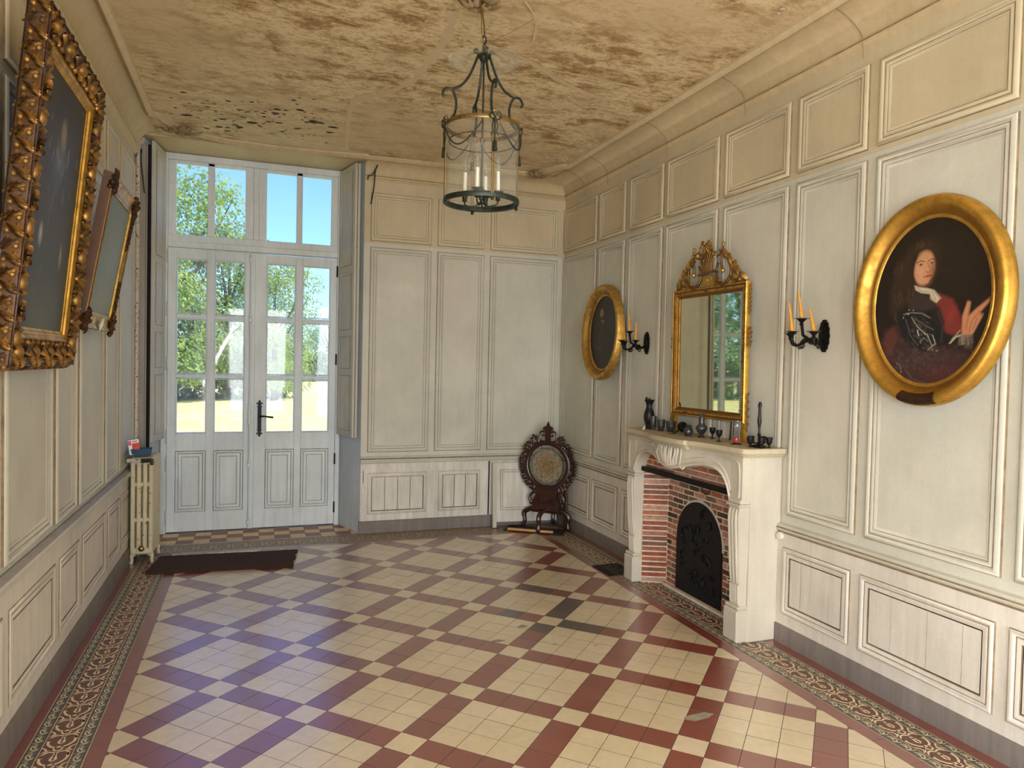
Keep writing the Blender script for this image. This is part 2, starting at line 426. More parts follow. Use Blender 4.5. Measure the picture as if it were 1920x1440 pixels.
# raised picture-frame moulding: (inset, height); grime lies in its two grooves
PROF = [(-.004,0),(0,.012),(.006,.020),(.015,.026),(.024,.022),(.030,.013),(.034,.013),(.040,.018),(.047,.017),(.053,.009),(.0565,.009),(.066,.004),(.072,0)]
PROF = [(a_, b_*.8) for a_, b_ in PROF]
PMI = [1,0,0,0,0,1,0,0,0,1,0,0]
PROFD = [(-.003,0),(0,.008),(.008,.014),(.018,.012),(.026,.002),(.030,.002),(.034,.006),(.052,.004),(.056,.0),(.060,.0)]
PMID = [1,0,0,0,1,0,0,1,0]
def moulding(side, u0, u1, v0, v1, parent, low=False, h0=0, m=None, prof=None, mis=None):
    f0 = wallmap(side); f = lambda u, v, h: f0(u, v, h+h0)
    pr, mi = (PROFD, PMID) if low else (PROF, PMI)
    if prof: pr, mi = prof, mis
    g = M().rings(((u0, u1, v0, v1), pr), f, mi)
    return g.build('panel_molding', [m or MT['rail'], MT['grime']], parent, smooth=50, recalc=False)
def structure(name, g, m, **k):
    o = g.build(name, m, **k); return tag(o, kind='structure')

# --- walls
g = M().box(XR, XR+.4, YB-.4, 7.7, -.1, 3.9); wall_r = structure('wall_right', g, MT['wall'])
Rp = [(6.125,6.885),(5.57,6.065),(4.955,5.49),(4.235,4.90),(3.53,4.165),(2.945,3.46),(2.145,2.875),(1.40,2.08),(.70,1.33),(-.10,.63),(-.80,-.17),(-1.6,-.87),(-2.3,-1.67),(-3.0,-2.37)]
for a, b in Rp:
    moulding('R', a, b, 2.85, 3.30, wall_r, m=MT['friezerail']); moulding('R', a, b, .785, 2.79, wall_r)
    if b < 3.5 or a > 4.95: moulding('R', a, b, .185, .587, wall_r, low=True, h0=.02, m=MT['dado'])
g = M().box(XL-.4, XL, -.5, 6.69, -.1, 3.9).box(XL-.4, XL, YB-.4, -1.9, -.1, 3.9).box(XL-.4, XL, -1.9, -.5, -.1, .2).box(XL-.4, XL, -1.9, -.5, 2.6, 3.9).box(XL-.4, XL-.12, 6.69, 7.0, -.1, 3.9); wall_l = structure('wall_left', g, MT['wall'])
Lp = [(6.02,6.655),(5.50,5.945),(4.74,5.42),(4.22,4.66),(3.42,4.14),(2.75,3.34),(2.0,2.67),(1.2,1.92)]
for a, b in Lp:
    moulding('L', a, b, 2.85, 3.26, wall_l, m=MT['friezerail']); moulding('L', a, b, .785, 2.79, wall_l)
    moulding('L', a, b, .20, .60, wall_l, h0=.025, m=MT['dado'], prof=[(d_, h_*.55) for d_, h_ in PROFD], mis=PMID)
# far wall: right of the door recess, a stub at its left, masonry round the door
g = M().prism([(.965,6.9),(3.3,6.9),(3.3,7.7),(.815,7.7),(.805,7.34)], lambda a,b:(a,b,-.1), lambda a,b:(a,b,3.9))
g.prism([(-.93,6.93),(-.825,7.34),(-.825,7.7),(-1.5,7.7),(-1.5,6.93)], lambda a,b:(a,b,-.1), lambda a,b:(a,b,3.9))
g.box(-1.0, 1.0, 7.34, 7.7, 3.555, 3.9)
wall_f = structure('wall_far', g, MT['jamb'])
g = M().box(.965, 3.06, 6.893, 6.9005, 0, 3.5); g.build('paneling', MT['wall'], wall_f)
for a, b in ((1.03,1.62),(1.69,2.17),(2.24,2.975)):
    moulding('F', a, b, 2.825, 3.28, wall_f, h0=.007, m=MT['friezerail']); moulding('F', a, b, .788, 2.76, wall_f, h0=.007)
M().box(XR-.0015, XR+.001, YB, 6.90, 2.822, 3.41).build('frieze', MT['yellowed'], wall_r)  # thin upper skins, their warm tone imitates bounced light
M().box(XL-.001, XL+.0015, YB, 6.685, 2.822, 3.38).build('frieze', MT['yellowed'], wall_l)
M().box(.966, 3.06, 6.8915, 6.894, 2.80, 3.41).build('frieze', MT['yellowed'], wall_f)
# back wall with two windows, left wall window is added, unseen, for its lamp
g = M()
for x0, x1 in ((-1.4,-.6),(.7,1.4),(2.7,3.5)): g.box(x0, x1, YB-.4, YB, -.1, 3.9)
for x0, x1 in ((-.6,.7),(1.4,2.7)): g.box(x0, x1, YB-.4, YB, -.1, .25); g.box(x0, x1, YB-.4, YB, 3.25, 3.9)
structure('wall_back', g, MT['wall'])
for k, (x0, x1) in enumerate(((-.6,.7),(1.4,2.7))):
    g = M()
    for a in (x0, x0+.61, x1-.06): g.box(a, a+.06, YB-.26, YB-.20, .25, 3.25)
    for z in (.25, .95, 1.65, 2.35, 3.19): g.box(x0, x1, YB-.25, YB-.21, z, z+.05)
    wo = structure('window_%d' % (k+2), g, MT['door'])
    M().add([(x0,YB-.23,.25),(x1,YB-.23,.25),(x1,YB-.23,3.25),(x0,YB-.23,3.25)], [(0,1,2,3)]).build('glazing', MT['pane'], wo, smooth=0)
g = M()
for a in (-1.9, -1.23, -.56): g.box(XL-.26, XL-.20, a, a+.06, .2, 2.6)
for z in (.2, .78, 1.37, 1.96, 2.55): g.box(XL-.25, XL-.21, -1.9, -.5, z, z+.05)
wo = structure('window_4', g, MT['door'])  # unseen window added so the left lamp has an opening
M().add([(XL-.23,-1.9,.2),(XL-.23,-.5,.2),(XL-.23,-.5,2.6),(XL-.23,-1.9,2.6)], [(0,1,2,3)]).build('glazing', MT['pane'], wo, smooth=0)
# --- ceiling
g = M().box(-1.5, 3.5, YB-.4, 7.7, ZC, 3.9); ceiling = structure('ceiling', g, MT['ceil'])
# plaster soffit of the door recess, a little lower than the ceiling
g = M().prism([(-.97,6.84),(.98,6.84),(.80,7.345),(-.82,7.345)], lambda a,b:(a,b,3.562), lambda a,b:(a,b,3.60))
structure('trim_5', g, MT['ceilband'])

# --- cornice: small moulding + cove on right, far (right of the door) and left walls
cove = [(.002,3.394),(.010,3.40),(.014,3.412),(.026,3.418),(.030,3.43),(.034,3.436),(.030,3.442),(.028,3.450)]
cmi = [0,0,0,0,1,0,0]
for k in range(9):
    a = pi/2*k/8; cove.append((.028+.20*(1-math.cos(a)), 3.452+.122*math.sin(a)))
cmi += [0]*9
path = [(3.06, YB, 0), (3.06, 6.893, 0), (.965, 6.893, 0)]
g = M().sweep(cove, path, 1, mi=0, mis=cmi); cor = g.build('trim_1', [MT['ceilband'], MT['grime']], smooth=40); tag(cor, kind='structure')
covl = [(x*1.0, z-.02 if z < 3.5 else z) for x, z in cove]
covl = [(.002,3.36),(.010,3.365),(.016,3.38),(.03,3.388),(.034,3.40),(.03,3.405)]+[(.028+.13*(1-math.cos(pi/2*k/8)), 3.41+.166*math.sin(pi/2*k/8)) for k in range(9)]
g = M().sweep(covl, [(-.97, 6.74, 0), (-.97, YB, 0)], 1, mis=[0,0,0,0,1]+[0]*9); tag(g.build('trim_2', [MT['ceilband'], MT['grime']], smooth=40), kind='structure')
# hairline joints in the cove
g = M()
for y in (2.2, 2.98, 3.95, 4.9, 5.9, 6.4):
    pts = [(XR-.028-.20*(1-math.cos(a))-.002, y+.02*math.sin(a*2), 3.452+.122*math.sin(a)-.002) for a in [pi/2*k/8 for k in range(9)]]
    g.tube([(XR-.02, y, 3.34)]+pts, .0018, 4)
g.build('joint', MT['grime'], cor)

# --- ceiling border moulding with cut corners
bp = [(-.035,0),(-.035,-.012),(-.026,-.016),(-.020,-.028),(-.004,-.036),(.012,-.030),(.020,-.018),(.030,-.014),(.034,0)]
pr = [(2.80, YB+.2), (2.80, 6.25), (2.74,6.29),(2.68, 6.42), (2.60, 6.60), (2.47, 6.66), (1.8, 6.70), (1.03, 6.72), (.355, 6.785), (-.10, 6.775), (-.30, 6.745), (-.50, 6.66), (-.62, 6.54), (-.70, 6.40), (-.74, 6.28), (-.80, 6.24), (-.80, YB+.2)]
pp = [Vector((a, b, ZC)) for a, b in pr]
mid = smoothpath(pp[2:15], 4)
g = M().sweep(bp, [pp[0], pp[1]]+mid+[pp[15], pp[16]], 1); border = structure('trim_3', g, MT['ceilband'], smooth=40)
def leafblob(g, c, n, r, X=None, seed=1, h=.03):
    q = random.Random(seed)
    for k in range(n):
        a = 2*pi*k/n+q.uniform(-.2,.2); L = r*q.uniform(.6,1.1)
        d = Vector((math.cos(a), math.sin(a)*.62, 0)); s = Vector((-d.y, d.x, 0)).normalized()
        base = Vector(c)
        def fn(u, v, d=d, s=s, L=L):
            wd = math.sin(pi*min(1, u*.9+.1))*L*.30*(1+.25*math.sin(u*18))
            return tuple(base+d*u*L+s*(v-.5)*2*wd+Vector((0,0,-h*(math.sin(u*pi*.9)+.25-1.2*(v-.5)**2))))
        g.grid(fn, 7, 4)
    g.ball(Vector(c)+Vector((0,0,-h*.6)), r*.22, 10)
for c, r, s in (((2.60,6.56,ZC-.01), .13, 3), ((-.60,6.52,ZC-.01), .17, 5)):
    g = M(); leafblob(g, c, 9, r, seed=s, h=.045)
    for k in range(6): g.ball((c[0]+rnd.uniform(-.1,.1), c[1]+rnd.uniform(-.06,.06), ZC-.03), rnd.uniform(.012,.025), 8)
    g.build('corner_ornament', MT['rosette'], border)
# ceiling rosette where the lantern hangs
g = M(); leafblob(g, (1.06,3.585,ZC-.004), 12, .15, seed=9, h=.04); leafblob(g, (1.06,3.585,ZC-.02), 8, .09, seed=11, h=.05)
ro = g.build('ceiling_rosette', MT['rosette']); tag(ro, kind='structure')

# --- pale filled cracks and flaked holes of the ceiling
def z2(px, py):  # helper: point of the ceiling seen at a place of the survey photo, in metres (survey only)
    f = 1328.41; cm = sc.camera.matrix_world; d = cm.to_3x3() @ Vector(((px-960)/f, (720-py)/f, -1)); t = (ZC-1.663)/d.z
    return (d.x*t, d.y*t)
CR = [([(850,20),(838,70),(800,120),(772,152),(720,175),(660,190)],.035),([(700,175),(665,185),(655,215),(650,280)],.022),
      ([(865,60),(905,85),(985,110),(1040,145),(1090,170),(1135,190),(1105,222)],.025),([(1010,125),(1100,142),(1205,165)],.014),([(1105,205),(1215,225)],.022),
      ([(985,0),(1005,35),(1000,75)],.008),([(1005,35),(940,70)],.006),([(185,85),(300,110),(400,140),(480,160),(540,180),(600,190)],.006)]
g = M()
for ki, (pts, wd) in enumerate(CR):
    P = smoothpath([z2(*p)+(0,) for p in pts], 5); n = len(P); L = []; R_ = []
    for i in range(n):
        t_ = (P[min(n-1,i+1)]-P[max(0,i-1)]).normalized(); s_ = Vector((-t_.y, t_.x, 0)); ww = wd*.8*(1+.3*math.sin(i*1.7))
        L.append(P[i]+s_*ww); R_.append(P[i]-s_*ww)
    zz = ZC-.0015-.0012*ki; vs_ = [(p.x, p.y, zz) for p in L]+[(p.x, p.y, zz) for p in R_]
    g.add(vs_, [(i, i+1, n+i+1, n+i) for i in range(n-1)])
g.build('filled_crack', MT['patch'], ceiling)
g = M()
for k in range(190):
    px = rnd.gauss(470, 95); py = 160+ (px-300)*.12+abs(rnd.gauss(0, 45))+rnd.random()*30
    if k % 6 == 0: px = rnd.uniform(310,640); py = rnd.uniform(165,300)
    if not (300 < px < 650): continue
    x, y = z2(px, py)
    if y > 6.5 or x < -.7 : continue
    r = rnd.choice((.006,.008,.010,.014,.022)) * rnd.uniform(.6,1.2); n = 7
    P = [(x+r*1.8*math.cos(2*pi*i/n)*rnd.uniform(.6,1.2), y+r*math.sin(2*pi*i/n)*rnd.uniform(.5,1.2), ZC-.002) for i in range(n)]
    g.add(P, [tuple(range(n))])
g.build('flaked_hole', MT['crack'], ceiling)
g = M()
for k in range(26):
    px, py = rnd.choice(((1060,300),(1090,288),(1035,297),(1110,276),(1470,20),(1560,12))); px += rnd.uniform(-16,16); py += rnd.uniform(-6,6)
    x, y = z2(px, py); r = rnd.uniform(.006,.016); n = 6
    if x > 2.75: continue
    P = [(x+r*1.5*math.cos(2*pi*i/n)*rnd.uniform(.5,1.2), y+r*math.sin(2*pi*i/n)*rnd.uniform(.5,1.2), ZC-.002-.004*(i%2)) for i in range(n)]
    g.add(P, [tuple(range(n))])
g.build('peeling_flake', MT['white'], ceiling)

# --- dado, chair rails, baseboards
def runs(side, u0, u1, name, base=True):
    f = wallmap(side)
    return f
def strip(side, u0, u1, pr, mats, name, parent=None, mis=None, ends=True):
    f = wallmap(side); g = M(); p = []
    for u in (u0, u1):
        for h, v in pr: p.append(f(u, v, h))
    n = len(pr); F = [(i, i+1, n+i+1, n+i) for i in range(n-1)]
    g.v = p; g.f = F; g.m = list(mis) if mis else [0]*len(F)
    if ends: g.f += [tuple(range(n)), tuple(range(n, 2*n))]; g.m += [0, 0]
    return g.build(name, mats, parent, smooth=40)
railp = [(0,.672),(.022,.672),(.024,.682),(.034,.688),(.040,.697),(.040,.703),(.032,.709),(.034,.716),(.028,.724),(.0,.730)]
for u0, u1 in ((YB, 3.515), (4.93, 6.88)):
    strip('R', u0, u1, [(0,0),(.02,0),(.02,.675),(0,.68)], MT['dado'], 'dado', wall_r)
    strip('R', u0, u1, railp, [MT['rail'], MT['grime']], 'chair_rail', wall_r, mis=[0,1,0,0,0,1,0,0,0])
strip('L', -.48, 6.69, [(0,0),(.025,0),(.025,.70),(0,.70)], MT['dado'], 'dado', wall_l)
strip('L', -.48, 6.69, [(.0,.69),(.030,.692),(.032,.705),(.050,.712),(.052,.738),(.046,.746),(.014,.760),(.011,.752),(.005,.752),(.003,.768),(0,.768)], [MT['rail'], MT['crack'], MT['greyboard']], 'chair_rail', wall_l, mis=[0,0,0,0,0,2,1,1,0,0])
strip('F', .965, 3.04, [(0,0),(.012,0),(.012,.68),(0,.69)], MT['dado_far'], 'dado', wall_f)
strip('F', .965, 3.03, [(.007,.672),(.024,.676),(.030,.686),(.026,.692),(.034,.702),(.034,.715),(.022,.724),(.028,.731),(.020,.742),(.007,.745)], [MT['rail'], MT['grime']], 'chair_rail', wall_f, mis=[1,0,0,0,0,1,0,0,0])
bprof = [(0,0),(.030,0),(.030,.105),(.026,.112),(.0,.118)]
for nm, side, a, b in (('baseboard_right','R',YB,3.515),('baseboard_right_corner','R',4.93,6.87),('baseboard_far','F',.955,3.03)):
    if nm == 'baseboard_right_corner': strip(side, a, b, bprof, MT['base'], 'baseboard_segment', bb)
    else: bb = tag(strip(side, a, b, bprof, MT['base'], nm), kind='structure')
tag(strip('L', YB, 6.74, [(0,0),(.040,0),(.040,.122),(.036,.130),(0,.134)], MT['base'], 'baseboard_left'), kind='structure')

# thin splits in the right dado boards
g = M(); q = random.Random(8)
for a, b in Rp:
    if 3.4 < a < 4.9 or a < .5: continue
    for k in range(3 if b-a > .6 else 2):
        y = a+.08+(b-a-.16)*(k+q.uniform(.3,.7))/(3 if b-a > .6 else 2); z0, z1 = .25, .525
        if q.random() < .3: z1 = q.uniform(.35,.5)
        wd_ = q.choice((.0006,.001,.0016)); n = 10
        L_ = [(XR-.0212, y+q.uniform(-.0012,.0012)-wd_*q.uniform(.4,1), z0+(z1-z0)*i/n) for i in range(n+1)]; R2 = [(x, yy+2*wd_*q.uniform(.5,1), z) for x, yy, z in L_]
        g.add(L_+R2, [(i, i+1, n+2+i, n+1+i) for i in range(n)])
g.build('board_split', MT['grime'], wall_r, smooth=0)
# --- far wall dado boards left of the loose panel
for a, b, n in ((1.03,1.622,4),(1.735,2.178,3)):
    o = moulding('F', a, b, .175, .585, wall_f, h0=.012, m=MT['dado_far'], prof=[(0,0),(.003,-.002),(.006,.004),(.032,.014),(.037,.016),(.042,.0),(.046,-.001)], mis=[1,1,0,0,1,1])
    M().box(a+.046, b-.046, 6.884, 6.8885, .221, .539).build('gap_backing', MT['crack'], wall_f)
    g = M(); w_ = (b-a-.092)/n
    for k in range(n):
        x0 = a+.046+w_*k; g.box(x0+.002+rnd.uniform(0,.002), x0+w_-.002, 6.878+rnd.uniform(-.003,.002), 6.889, .221, .539)
    g.build('dado_board', MT['dado_far'], wall_f)
g = M().box(2.262, 2.272, 6.875, 6.886, .12, .67); g.build('board_gap', MT['dark'], wall_f)
# nail holes down the board edge
g = M()
for k in range(16):
    z = .13+k*.035; x = .975+rnd.uniform(-.003,.008)
    for j in range(2):
        g.lathe([(.0,0),(.0028,0)], (0,0,0), 6, X=Matrix.Translation((x+.012*(j if rnd.random()<.5 else 0), 6.8865, z+rnd.uniform(-.01,.01))) @ Matrix.Rotation(pi/2,4,'X'))
g.build('nail_hole', MT['crack'], wall_f)

# ================================================================== floor
T = .14; P0 = Vector((1.429, 3.804)); S2 = math.sqrt(.5)
fl = M(); fc = []
CREAM, REDT, DKR, BLUEG, BROWN, THIN = [s2l(c)[:3] for c in ((230,211,174),(134,60,46),(70,36,30),(88,92,88),(116,76,64),(216,192,150))]
def cl(c, v=.05, q=rnd):
    k = 1+q.uniform(-v, v); return (c[0]*k, c[1]*k*(1+q.uniform(-.015,.015)), c[2]*k*(1+q.uniform(-.04,.04)), 1)
def clip(poly, x0, x1, y0, y1):
    def cut(P, ins, inter):
        out = []
        for i in range(len(P)):
            a, b = P[i-1], P[i]
            if ins(b):
                if not ins(a): out.append(inter(a, b))
                out.append(b)
            elif ins(a): out.append(inter(a, b))
        return out
    for ax, lim, sg in ((0,x0,1),(0,x1,-1),(1,y0,1),(1,y1,-1)):
        if not poly: return poly
        poly = cut(poly, lambda p: (p[ax]-lim)*sg >= 0, lambda a, b: tuple(a[k]+(b[k]-a[k])*(lim-a[ax])/(b[ax]-a[ax]) for k in range(2)))
    return poly
def tile(poly, col, z=0.0, thick=.003, dz=0, mi=0):
    if len(poly) < 3: return
    n = len(poly); z += dz; b = len(fl.v)
    A = 0
    for i in range(n): A += poly[i-1][0]*poly[i][1]-poly[i][0]*poly[i-1][1]
    if abs(A) < 1e-5: return
    if A < 0: poly = poly[::-1]
    fl.v += [(x, y, z) for x, y in poly]+[(x, y, z-thick) for x, y in poly]
    fl.f.append(tuple(range(b, b+n))); fl.m.append(mi); fc.append(col)
    for i in range(n):
        j = (i+1) % n; fl.f.append((b+i, b+n+i, b+n+j, b+j)); fl.m.append(1); fc.append((.2,.15,.1,1))
FX0, FX1, FY0, FY1 = -.567, 2.635, YB+.35, 6.515
dark = {(8,-3),(8,-2),(7,0),(6,0),(5,0),(4,-2),(3,0),(4,1),(4,2)}
for i in range(-60, 60):
    for j in range(-60, 60):
        s = P0.x+(i*S2+j*S2)*T; t_ = P0.y+(i*S2-j*S2)*T
        if not (FX0-.15 < s < FX1+.15 and FY0-.15 < t_ < FY1+.15): continue
        red = (i % 4 == 0) != (j % 4 == 0)
        h = T/2-.0012; pts = [(s+(a*S2+b*S2)*h, t_+(a*S2-b*S2)*h) for a, b in ((-1,-1),(1,-1),(1,1),(-1,1))]
        c = cl(REDT, .10) if red else cl(CREAM, .05)
        if red and (i, j) in dark: c = cl(DKR, .15)
        tile(clip(pts, FX0, FX1, FY0, FY1), c, dz=rnd.uniform(-.0005, .0005))
def rect(x0, x1, y0, y1, c, z=0, g=.0007, mi=2): tile([(x0+g,y0+g),(x1-g,y0+g),(x1-g,y1-g),(x0+g,y1-g)], c, z, mi=mi)
# red border strips (mitred by overlap order), patterned bands, outer red
def along(y0, y1, x0, x1, c, step=.20, axis='y', v=.10):
    a = y0
    while a < y1-1e-4:
        b = min(a+step, y1)
        q_ = 0 if c is REDT else 2
        if axis == 'y': rect(x0, x1, a, b, cl(c, v), mi=q_)
        else: rect(a, b, x0, x1, cl(c, v), mi=q_)
        a = b
yb = YB
along(yb, 6.585, -.640, -.567, REDT); along(yb, 6.585, 2.635, 2.712, REDT); along(-.567, 2.635, 6.515, 6.585, REDT, axis='x')
along(yb, 6.845, -.935, -.888, REDT); along(yb, 6.845, 2.960, 3.035, REDT); along(-.888, 2.96, 6.845, 6.885, REDT, axis='x')
# bands: base colours then cream scrolls inlaid
rib = M()
def ribbon(P, w_, z=.0007):
    n = len(P); a = []; b = []; w_ *= 1.25
    for i in range(n):
        q0 = P[max(0, i-1)]; q1 = P[min(n-1, i+1)]; dx, dy = q1[0]-q0[0], q1[1]-q0[1]; L = math.hypot(dx, dy) or 1
        ww = w_*(1 if 0 < i < n-1 else .4); nx, ny = -dy/L*ww, dx/L*ww
        a.append((P[i][0]+nx, P[i][1]+ny, z)); b.append((P[i][0]-nx, P[i][1]-ny, z))
    rib.add(a+b, [(i, n+i, n+i+1, i+1) for i in range(n-1)])
def arc(cx, cy, r, a0, a1, n=8, ry=None):
    ry = ry or r; return [(cx+r*math.cos(a0+(a1-a0)*k/n), cy+ry*math.sin(a0+(a1-a0)*k/n)) for k in range(n+1)]
UL = .142
def unit(tf, k, detail):
    # centre band unit: v across -1..1 (half width .066), u along 0..1
    H = .066; q = lambda pts: [tf(u*UL, v*H) for u, v in pts]; n = 9 if detail else 6
    def A(cx, cy, rx, ry, a0, a1): return [(cx+rx*math.cos(a0+(a1-a0)*i/n), cy+ry*math.sin(a0+(a1-a0)*i/n)) for i in range(n+1)]
    sg = 1
    ribbon(q(A(.5,0,.44,.80,.35*pi,1.65*pi)), .0042); ribbon(q(A(.62,.36,.20,.42,-.7*pi,.75*pi)), .0036); ribbon(q(A(.62,-.36,.20,.42,.7*pi,-.75*pi)), .0036)
    ribbon(q([(.26,0),(.36,.16),(.52,.10),(.58,0),(.52,-.10),(.36,-.16),(.26,0)]), .0040)
    ribbon(q(A(0,0,.13,.26,0,2*pi)), .0032)
    ribbon(q([(.14,.95),(.04,.72),(-.06,.62),(-.14,.78)]), .0034); ribbon(q([(.14,-.95),(.04,-.72),(-.06,-.62),(-.14,-.78)]), .0034)
    ribbon(q([(.80,.92),(.86,.62),(.94,.42)]), .0030); ribbon(q([(.80,-.92),(.86,-.62),(.94,-.42)]), .0030)
def sunit(tf, half, sgn, detail):
    q = lambda pts: [tf(u*UL, v*half) for u, v in pts]; n = 7
    def A(cx, cy, rx, ry, a0, a1): return [(cx+rx*math.cos(a0+(a1-a0)*i/n), cy+ry*math.sin(a0+(a1-a0)*i/n)) for i in range(n+1)]
    for o in (0, .5):
        ribbon(q(A(o+.25,0,.17,.62,-.2*pi,1.4*pi)), .0022); ribbon(q([(o+.18,-.15),(o+.28,.1),(o+.34,-.25)]), .0045)
        ribbon(q([(o+.02,.8),(o+.0,.2),(o+.08,-.5),(o+.12,-.85)]), .0022)
def band(y0, y1, c0, sgn, axis):
    """c0: inner edge coordinate; sgn: outward direction; widths: line .006, side .055, line .005, centre .133, line, side, line"""
    def r_(a, b, c):
        lo, hi = sorted((c0+sgn*a, c0+sgn*b)); along(y0, y1, lo, hi, c, .142, axis, .05)
    Wt = .248
    r_(0,.006,THIN); r_(.006,.056,BLUEG); r_(.056,.062,THIN); r_(.062,.186,BROWN); r_(.186,.192,THIN); r_(.192,.242,BLUEG); r_(.242,Wt,THIN)
    n = int((y1-y0)/UL)
    for k in range(n+1):
        u0 = y0+k*UL
        if u0+UL > y1+.02: break
        def mk(cv):
            if axis == 'y': return lambda u, v: (c0+sgn*(cv+v), u0+u)
            return lambda u, v: (u0+u, c0+sgn*(cv+v))
        unit(mk(.124), k, True); sunit(mk(.031), .023, 1, True); sunit(mk(.217), .023, -1, True)
band(1.0, 6.585, -.640, -1, 'y'); band(1.0, 6.585, 2.712, 1, 'y'); band(-.888, 2.96, 6.585, 1, 'x')
along(yb, 1.0, -.888, -.640, BROWN); along(yb, 1.0, 2.712, 2.96, BROWN)
# chequered sill of the door recess
CC, CRD = s2l((232,198,140))[:3], s2l((138,80,62))[:3]
for r in range(4):
    for k in range(14):
        x0 = -.93+.14*k; y0 = 6.885+.14*r
        tile(clip([(x0+.001,y0+.001),(x0+.139,y0+.001),(x0+.139,y0+.139),(x0+.001,y0+.139)], -.97, .965, 6.885, 7.34), cl(CC if (k+r) % 2 else CRD, .10), dz=rnd.uniform(-.001,.001), mi=2)
floor = fl.build('floor', [MT['tile'], MT['grout'], MT['tileflat']], smooth=0, col=fc); tag(floor, kind='structure')
tag(M().box(-1.5, 3.5, YB-.4, 7.6, -.2, -.003).build('subfloor', MT['grout'], floor, smooth=0))
rib.build('inlaid_scroll', MT['tilecream'] if 'tilecream' in MT else MT['thin'], floor, smooth=0)
# worn cement spots
g = M()
for x, y, r in ((1.38,3.98,.05),(1.62,4.16,.05),(2.02,2.83,.075),(1.02,5.2,.02),(1.70,3.84,.02),(1.93,3.75,.02)):
    n = 12; ph = rnd.random()*6
    g.add([(x+r*1.2*math.cos(2*pi*i/n)*rnd.uniform(.5,1.1), y+r*.55*math.sin(2*pi*i/n)*rnd.uniform(.5,1.1), .0009) for i in range(n)], [tuple(range(n))])
g.build('cement_stain', MT['stain'], floor)
# ================================================================== glazed double door
DY = 7.34
d1 = empty('door_1', (0, DY, 0), kind='structure')
g = M()   # frame: coordinates local to the empty
g.bbox(-.825,-.775,-.03,.05,0,3.56); g.bbox(.765,.81,-.03,.05,0,3.56); g.bbox(-.775,.765,-.03,.05,3.50,3.56); g.bbox(-.775,.765,-.045,.05,2.69,2.745)
g.bbox(-.775,.765,-.01,.05,2.745,2.815); g.bbox(-.03,.02,-.02,.05,2.815,3.50)
for a, b in ((-.775,-.71),(-.105,-.03),(.02,.09),(.70,.765)): g.bbox(a, b, -.008, .04, 2.815, 3.50)
g.bbox(-.437,-.378,-.008,.04,2.815,3.50); g.bbox(.367,.424,-.008,.04,2.815,3.50)
g.box(-.71,-.105,-.008,.04,3.475,3.50); g.box(.09,.70,-.008,.04,3.475,3.50)
fr = g.build('door_frame', MT['door'], d1)
def glazing(panes, parent, y=.018):
    g = M()
    for x0, x1, z0, z1 in panes: g.add([(x0-.008,y,z0-.008),(x1+.008,y,z0-.008),(x1+.008,y,z1+.008),(x0-.008,y,z1+.008)], [(0,1,2,3)])
    return g.build('glazing', MT['pane'], parent, smooth=0)
glazing([(-.71,-.437,2.82,3.475),(-.378,-.105,2.82,3.475),(.09,.367,2.82,3.475),(.424,.70,2.82,3.475)], fr)
rows = [(.945,1.467),(1.507,2.028),(2.074,2.592)]
def leaf(cols, x0, x1):
    g = M(); a, b, c, d_ = cols
    for u, v in ((x0, a), (b, c), (d_, x1)): g.bbox(u, v, -.02, .03, .012, 2.68)
    for u, v in ((a, b), (c, d_)):
        g.bbox(u, v, -.02, .03, 2.592, 2.68); g.bbox(u, v, -.02, .03, .78, .945); g.bbox(u, v, -.02, .03, .012, .20)
        for z0, z1 in ((1.467,1.507),(2.028,2.074)): g.bbox(u, v, -.008, .028, z0+.004, z1-.004)
    lf = g.build('door_leaf', MT['door'], d1)
    for u, v in ((a, b), (c, d_)):
        p = M().rings(((u, v, .20, .78), [(0,.0),(.006,.010),(.018,.012),(.026,-.002),(.030,-.002),(.05,.006),(.056,.003),(.06,.003)]), lambda x, z, h: (x, -.02-h, z), [1,0,0,1,0,0,1])
        p.add([(u+.02,-.016,.22),(v-.02,-.016,.22),(v-.02,-.016,.76),(u+.02,-.016,.76)], [(0,1,2,3)])
        p.build('lower_panel', [MT['door'], MT['grime']], lf)
        # glazing bead
        for z0, z1 in rows:
            M().rings(((u, v, z0, z1), [(0,.002),(.004,.004),(.009,-.006),(.010,-.03)]), lambda x, z, h: (x, -.02-h, z), [0,0,0]).build('glazing_bead', MT['door'], lf)
    glazing([(u, v, z0, z1) for u, v in ((a, b), (c, d_)) for z0, z1 in rows], lf, y=.012)
    return lf
l1 = leaf((-.70,-.435,-.368,-.10), -.773, -.012)
l2 = leaf((.10,.369,.433,.70), -.008, .763)
# meeting stile cover, cremone bolt, hinges
g = M().bbox(-.055,-.006,-.036,-.02,.012,2.68).box(-.03,.01,.031,.045,.012,2.68); g.build('meeting_stile', MT['door'], l1)
g = M().tube([(-.045,-.05,.05),(-.045,-.05,2.66)], .007, 8)
for z in (.06, .62, 2.02, 2.60): g.bbox(-.062,-.028,-.062,-.036,z,z+.035); g.ball((-.045,-.055,z+.05), .013, 8); g.ball((-.045,-.055,z-.012), .011, 8)
g.lathe([(.0,-.09),(.014,-.08),(.018,-.04),(.012,0),(.018,.05),(.010,.10),(.016,.13),(0,.15)], (-.045,-.052,1.10), 12)
g.build('cremone_bolt', MT['door'], l1)
g = M()
for z in (.10,.60,.86,1.55,2.05,2.55):
    g.tube([(-.776,-.032,z),(-.776,-.032,z+.11)], .008, 8)
    for q in (z-.006, z+.116): g.ball((-.776,-.032,q), .008, 6)
g.build('hinge', MT['shutter'], l1)
g = M()
for z in (.13,.62,1.62,2.5):
    g.tube([(.764,-.032,z),(.764,-.032,z+.11)], .008, 8)
g.build('hinge', MT['pewterdk'], l2)
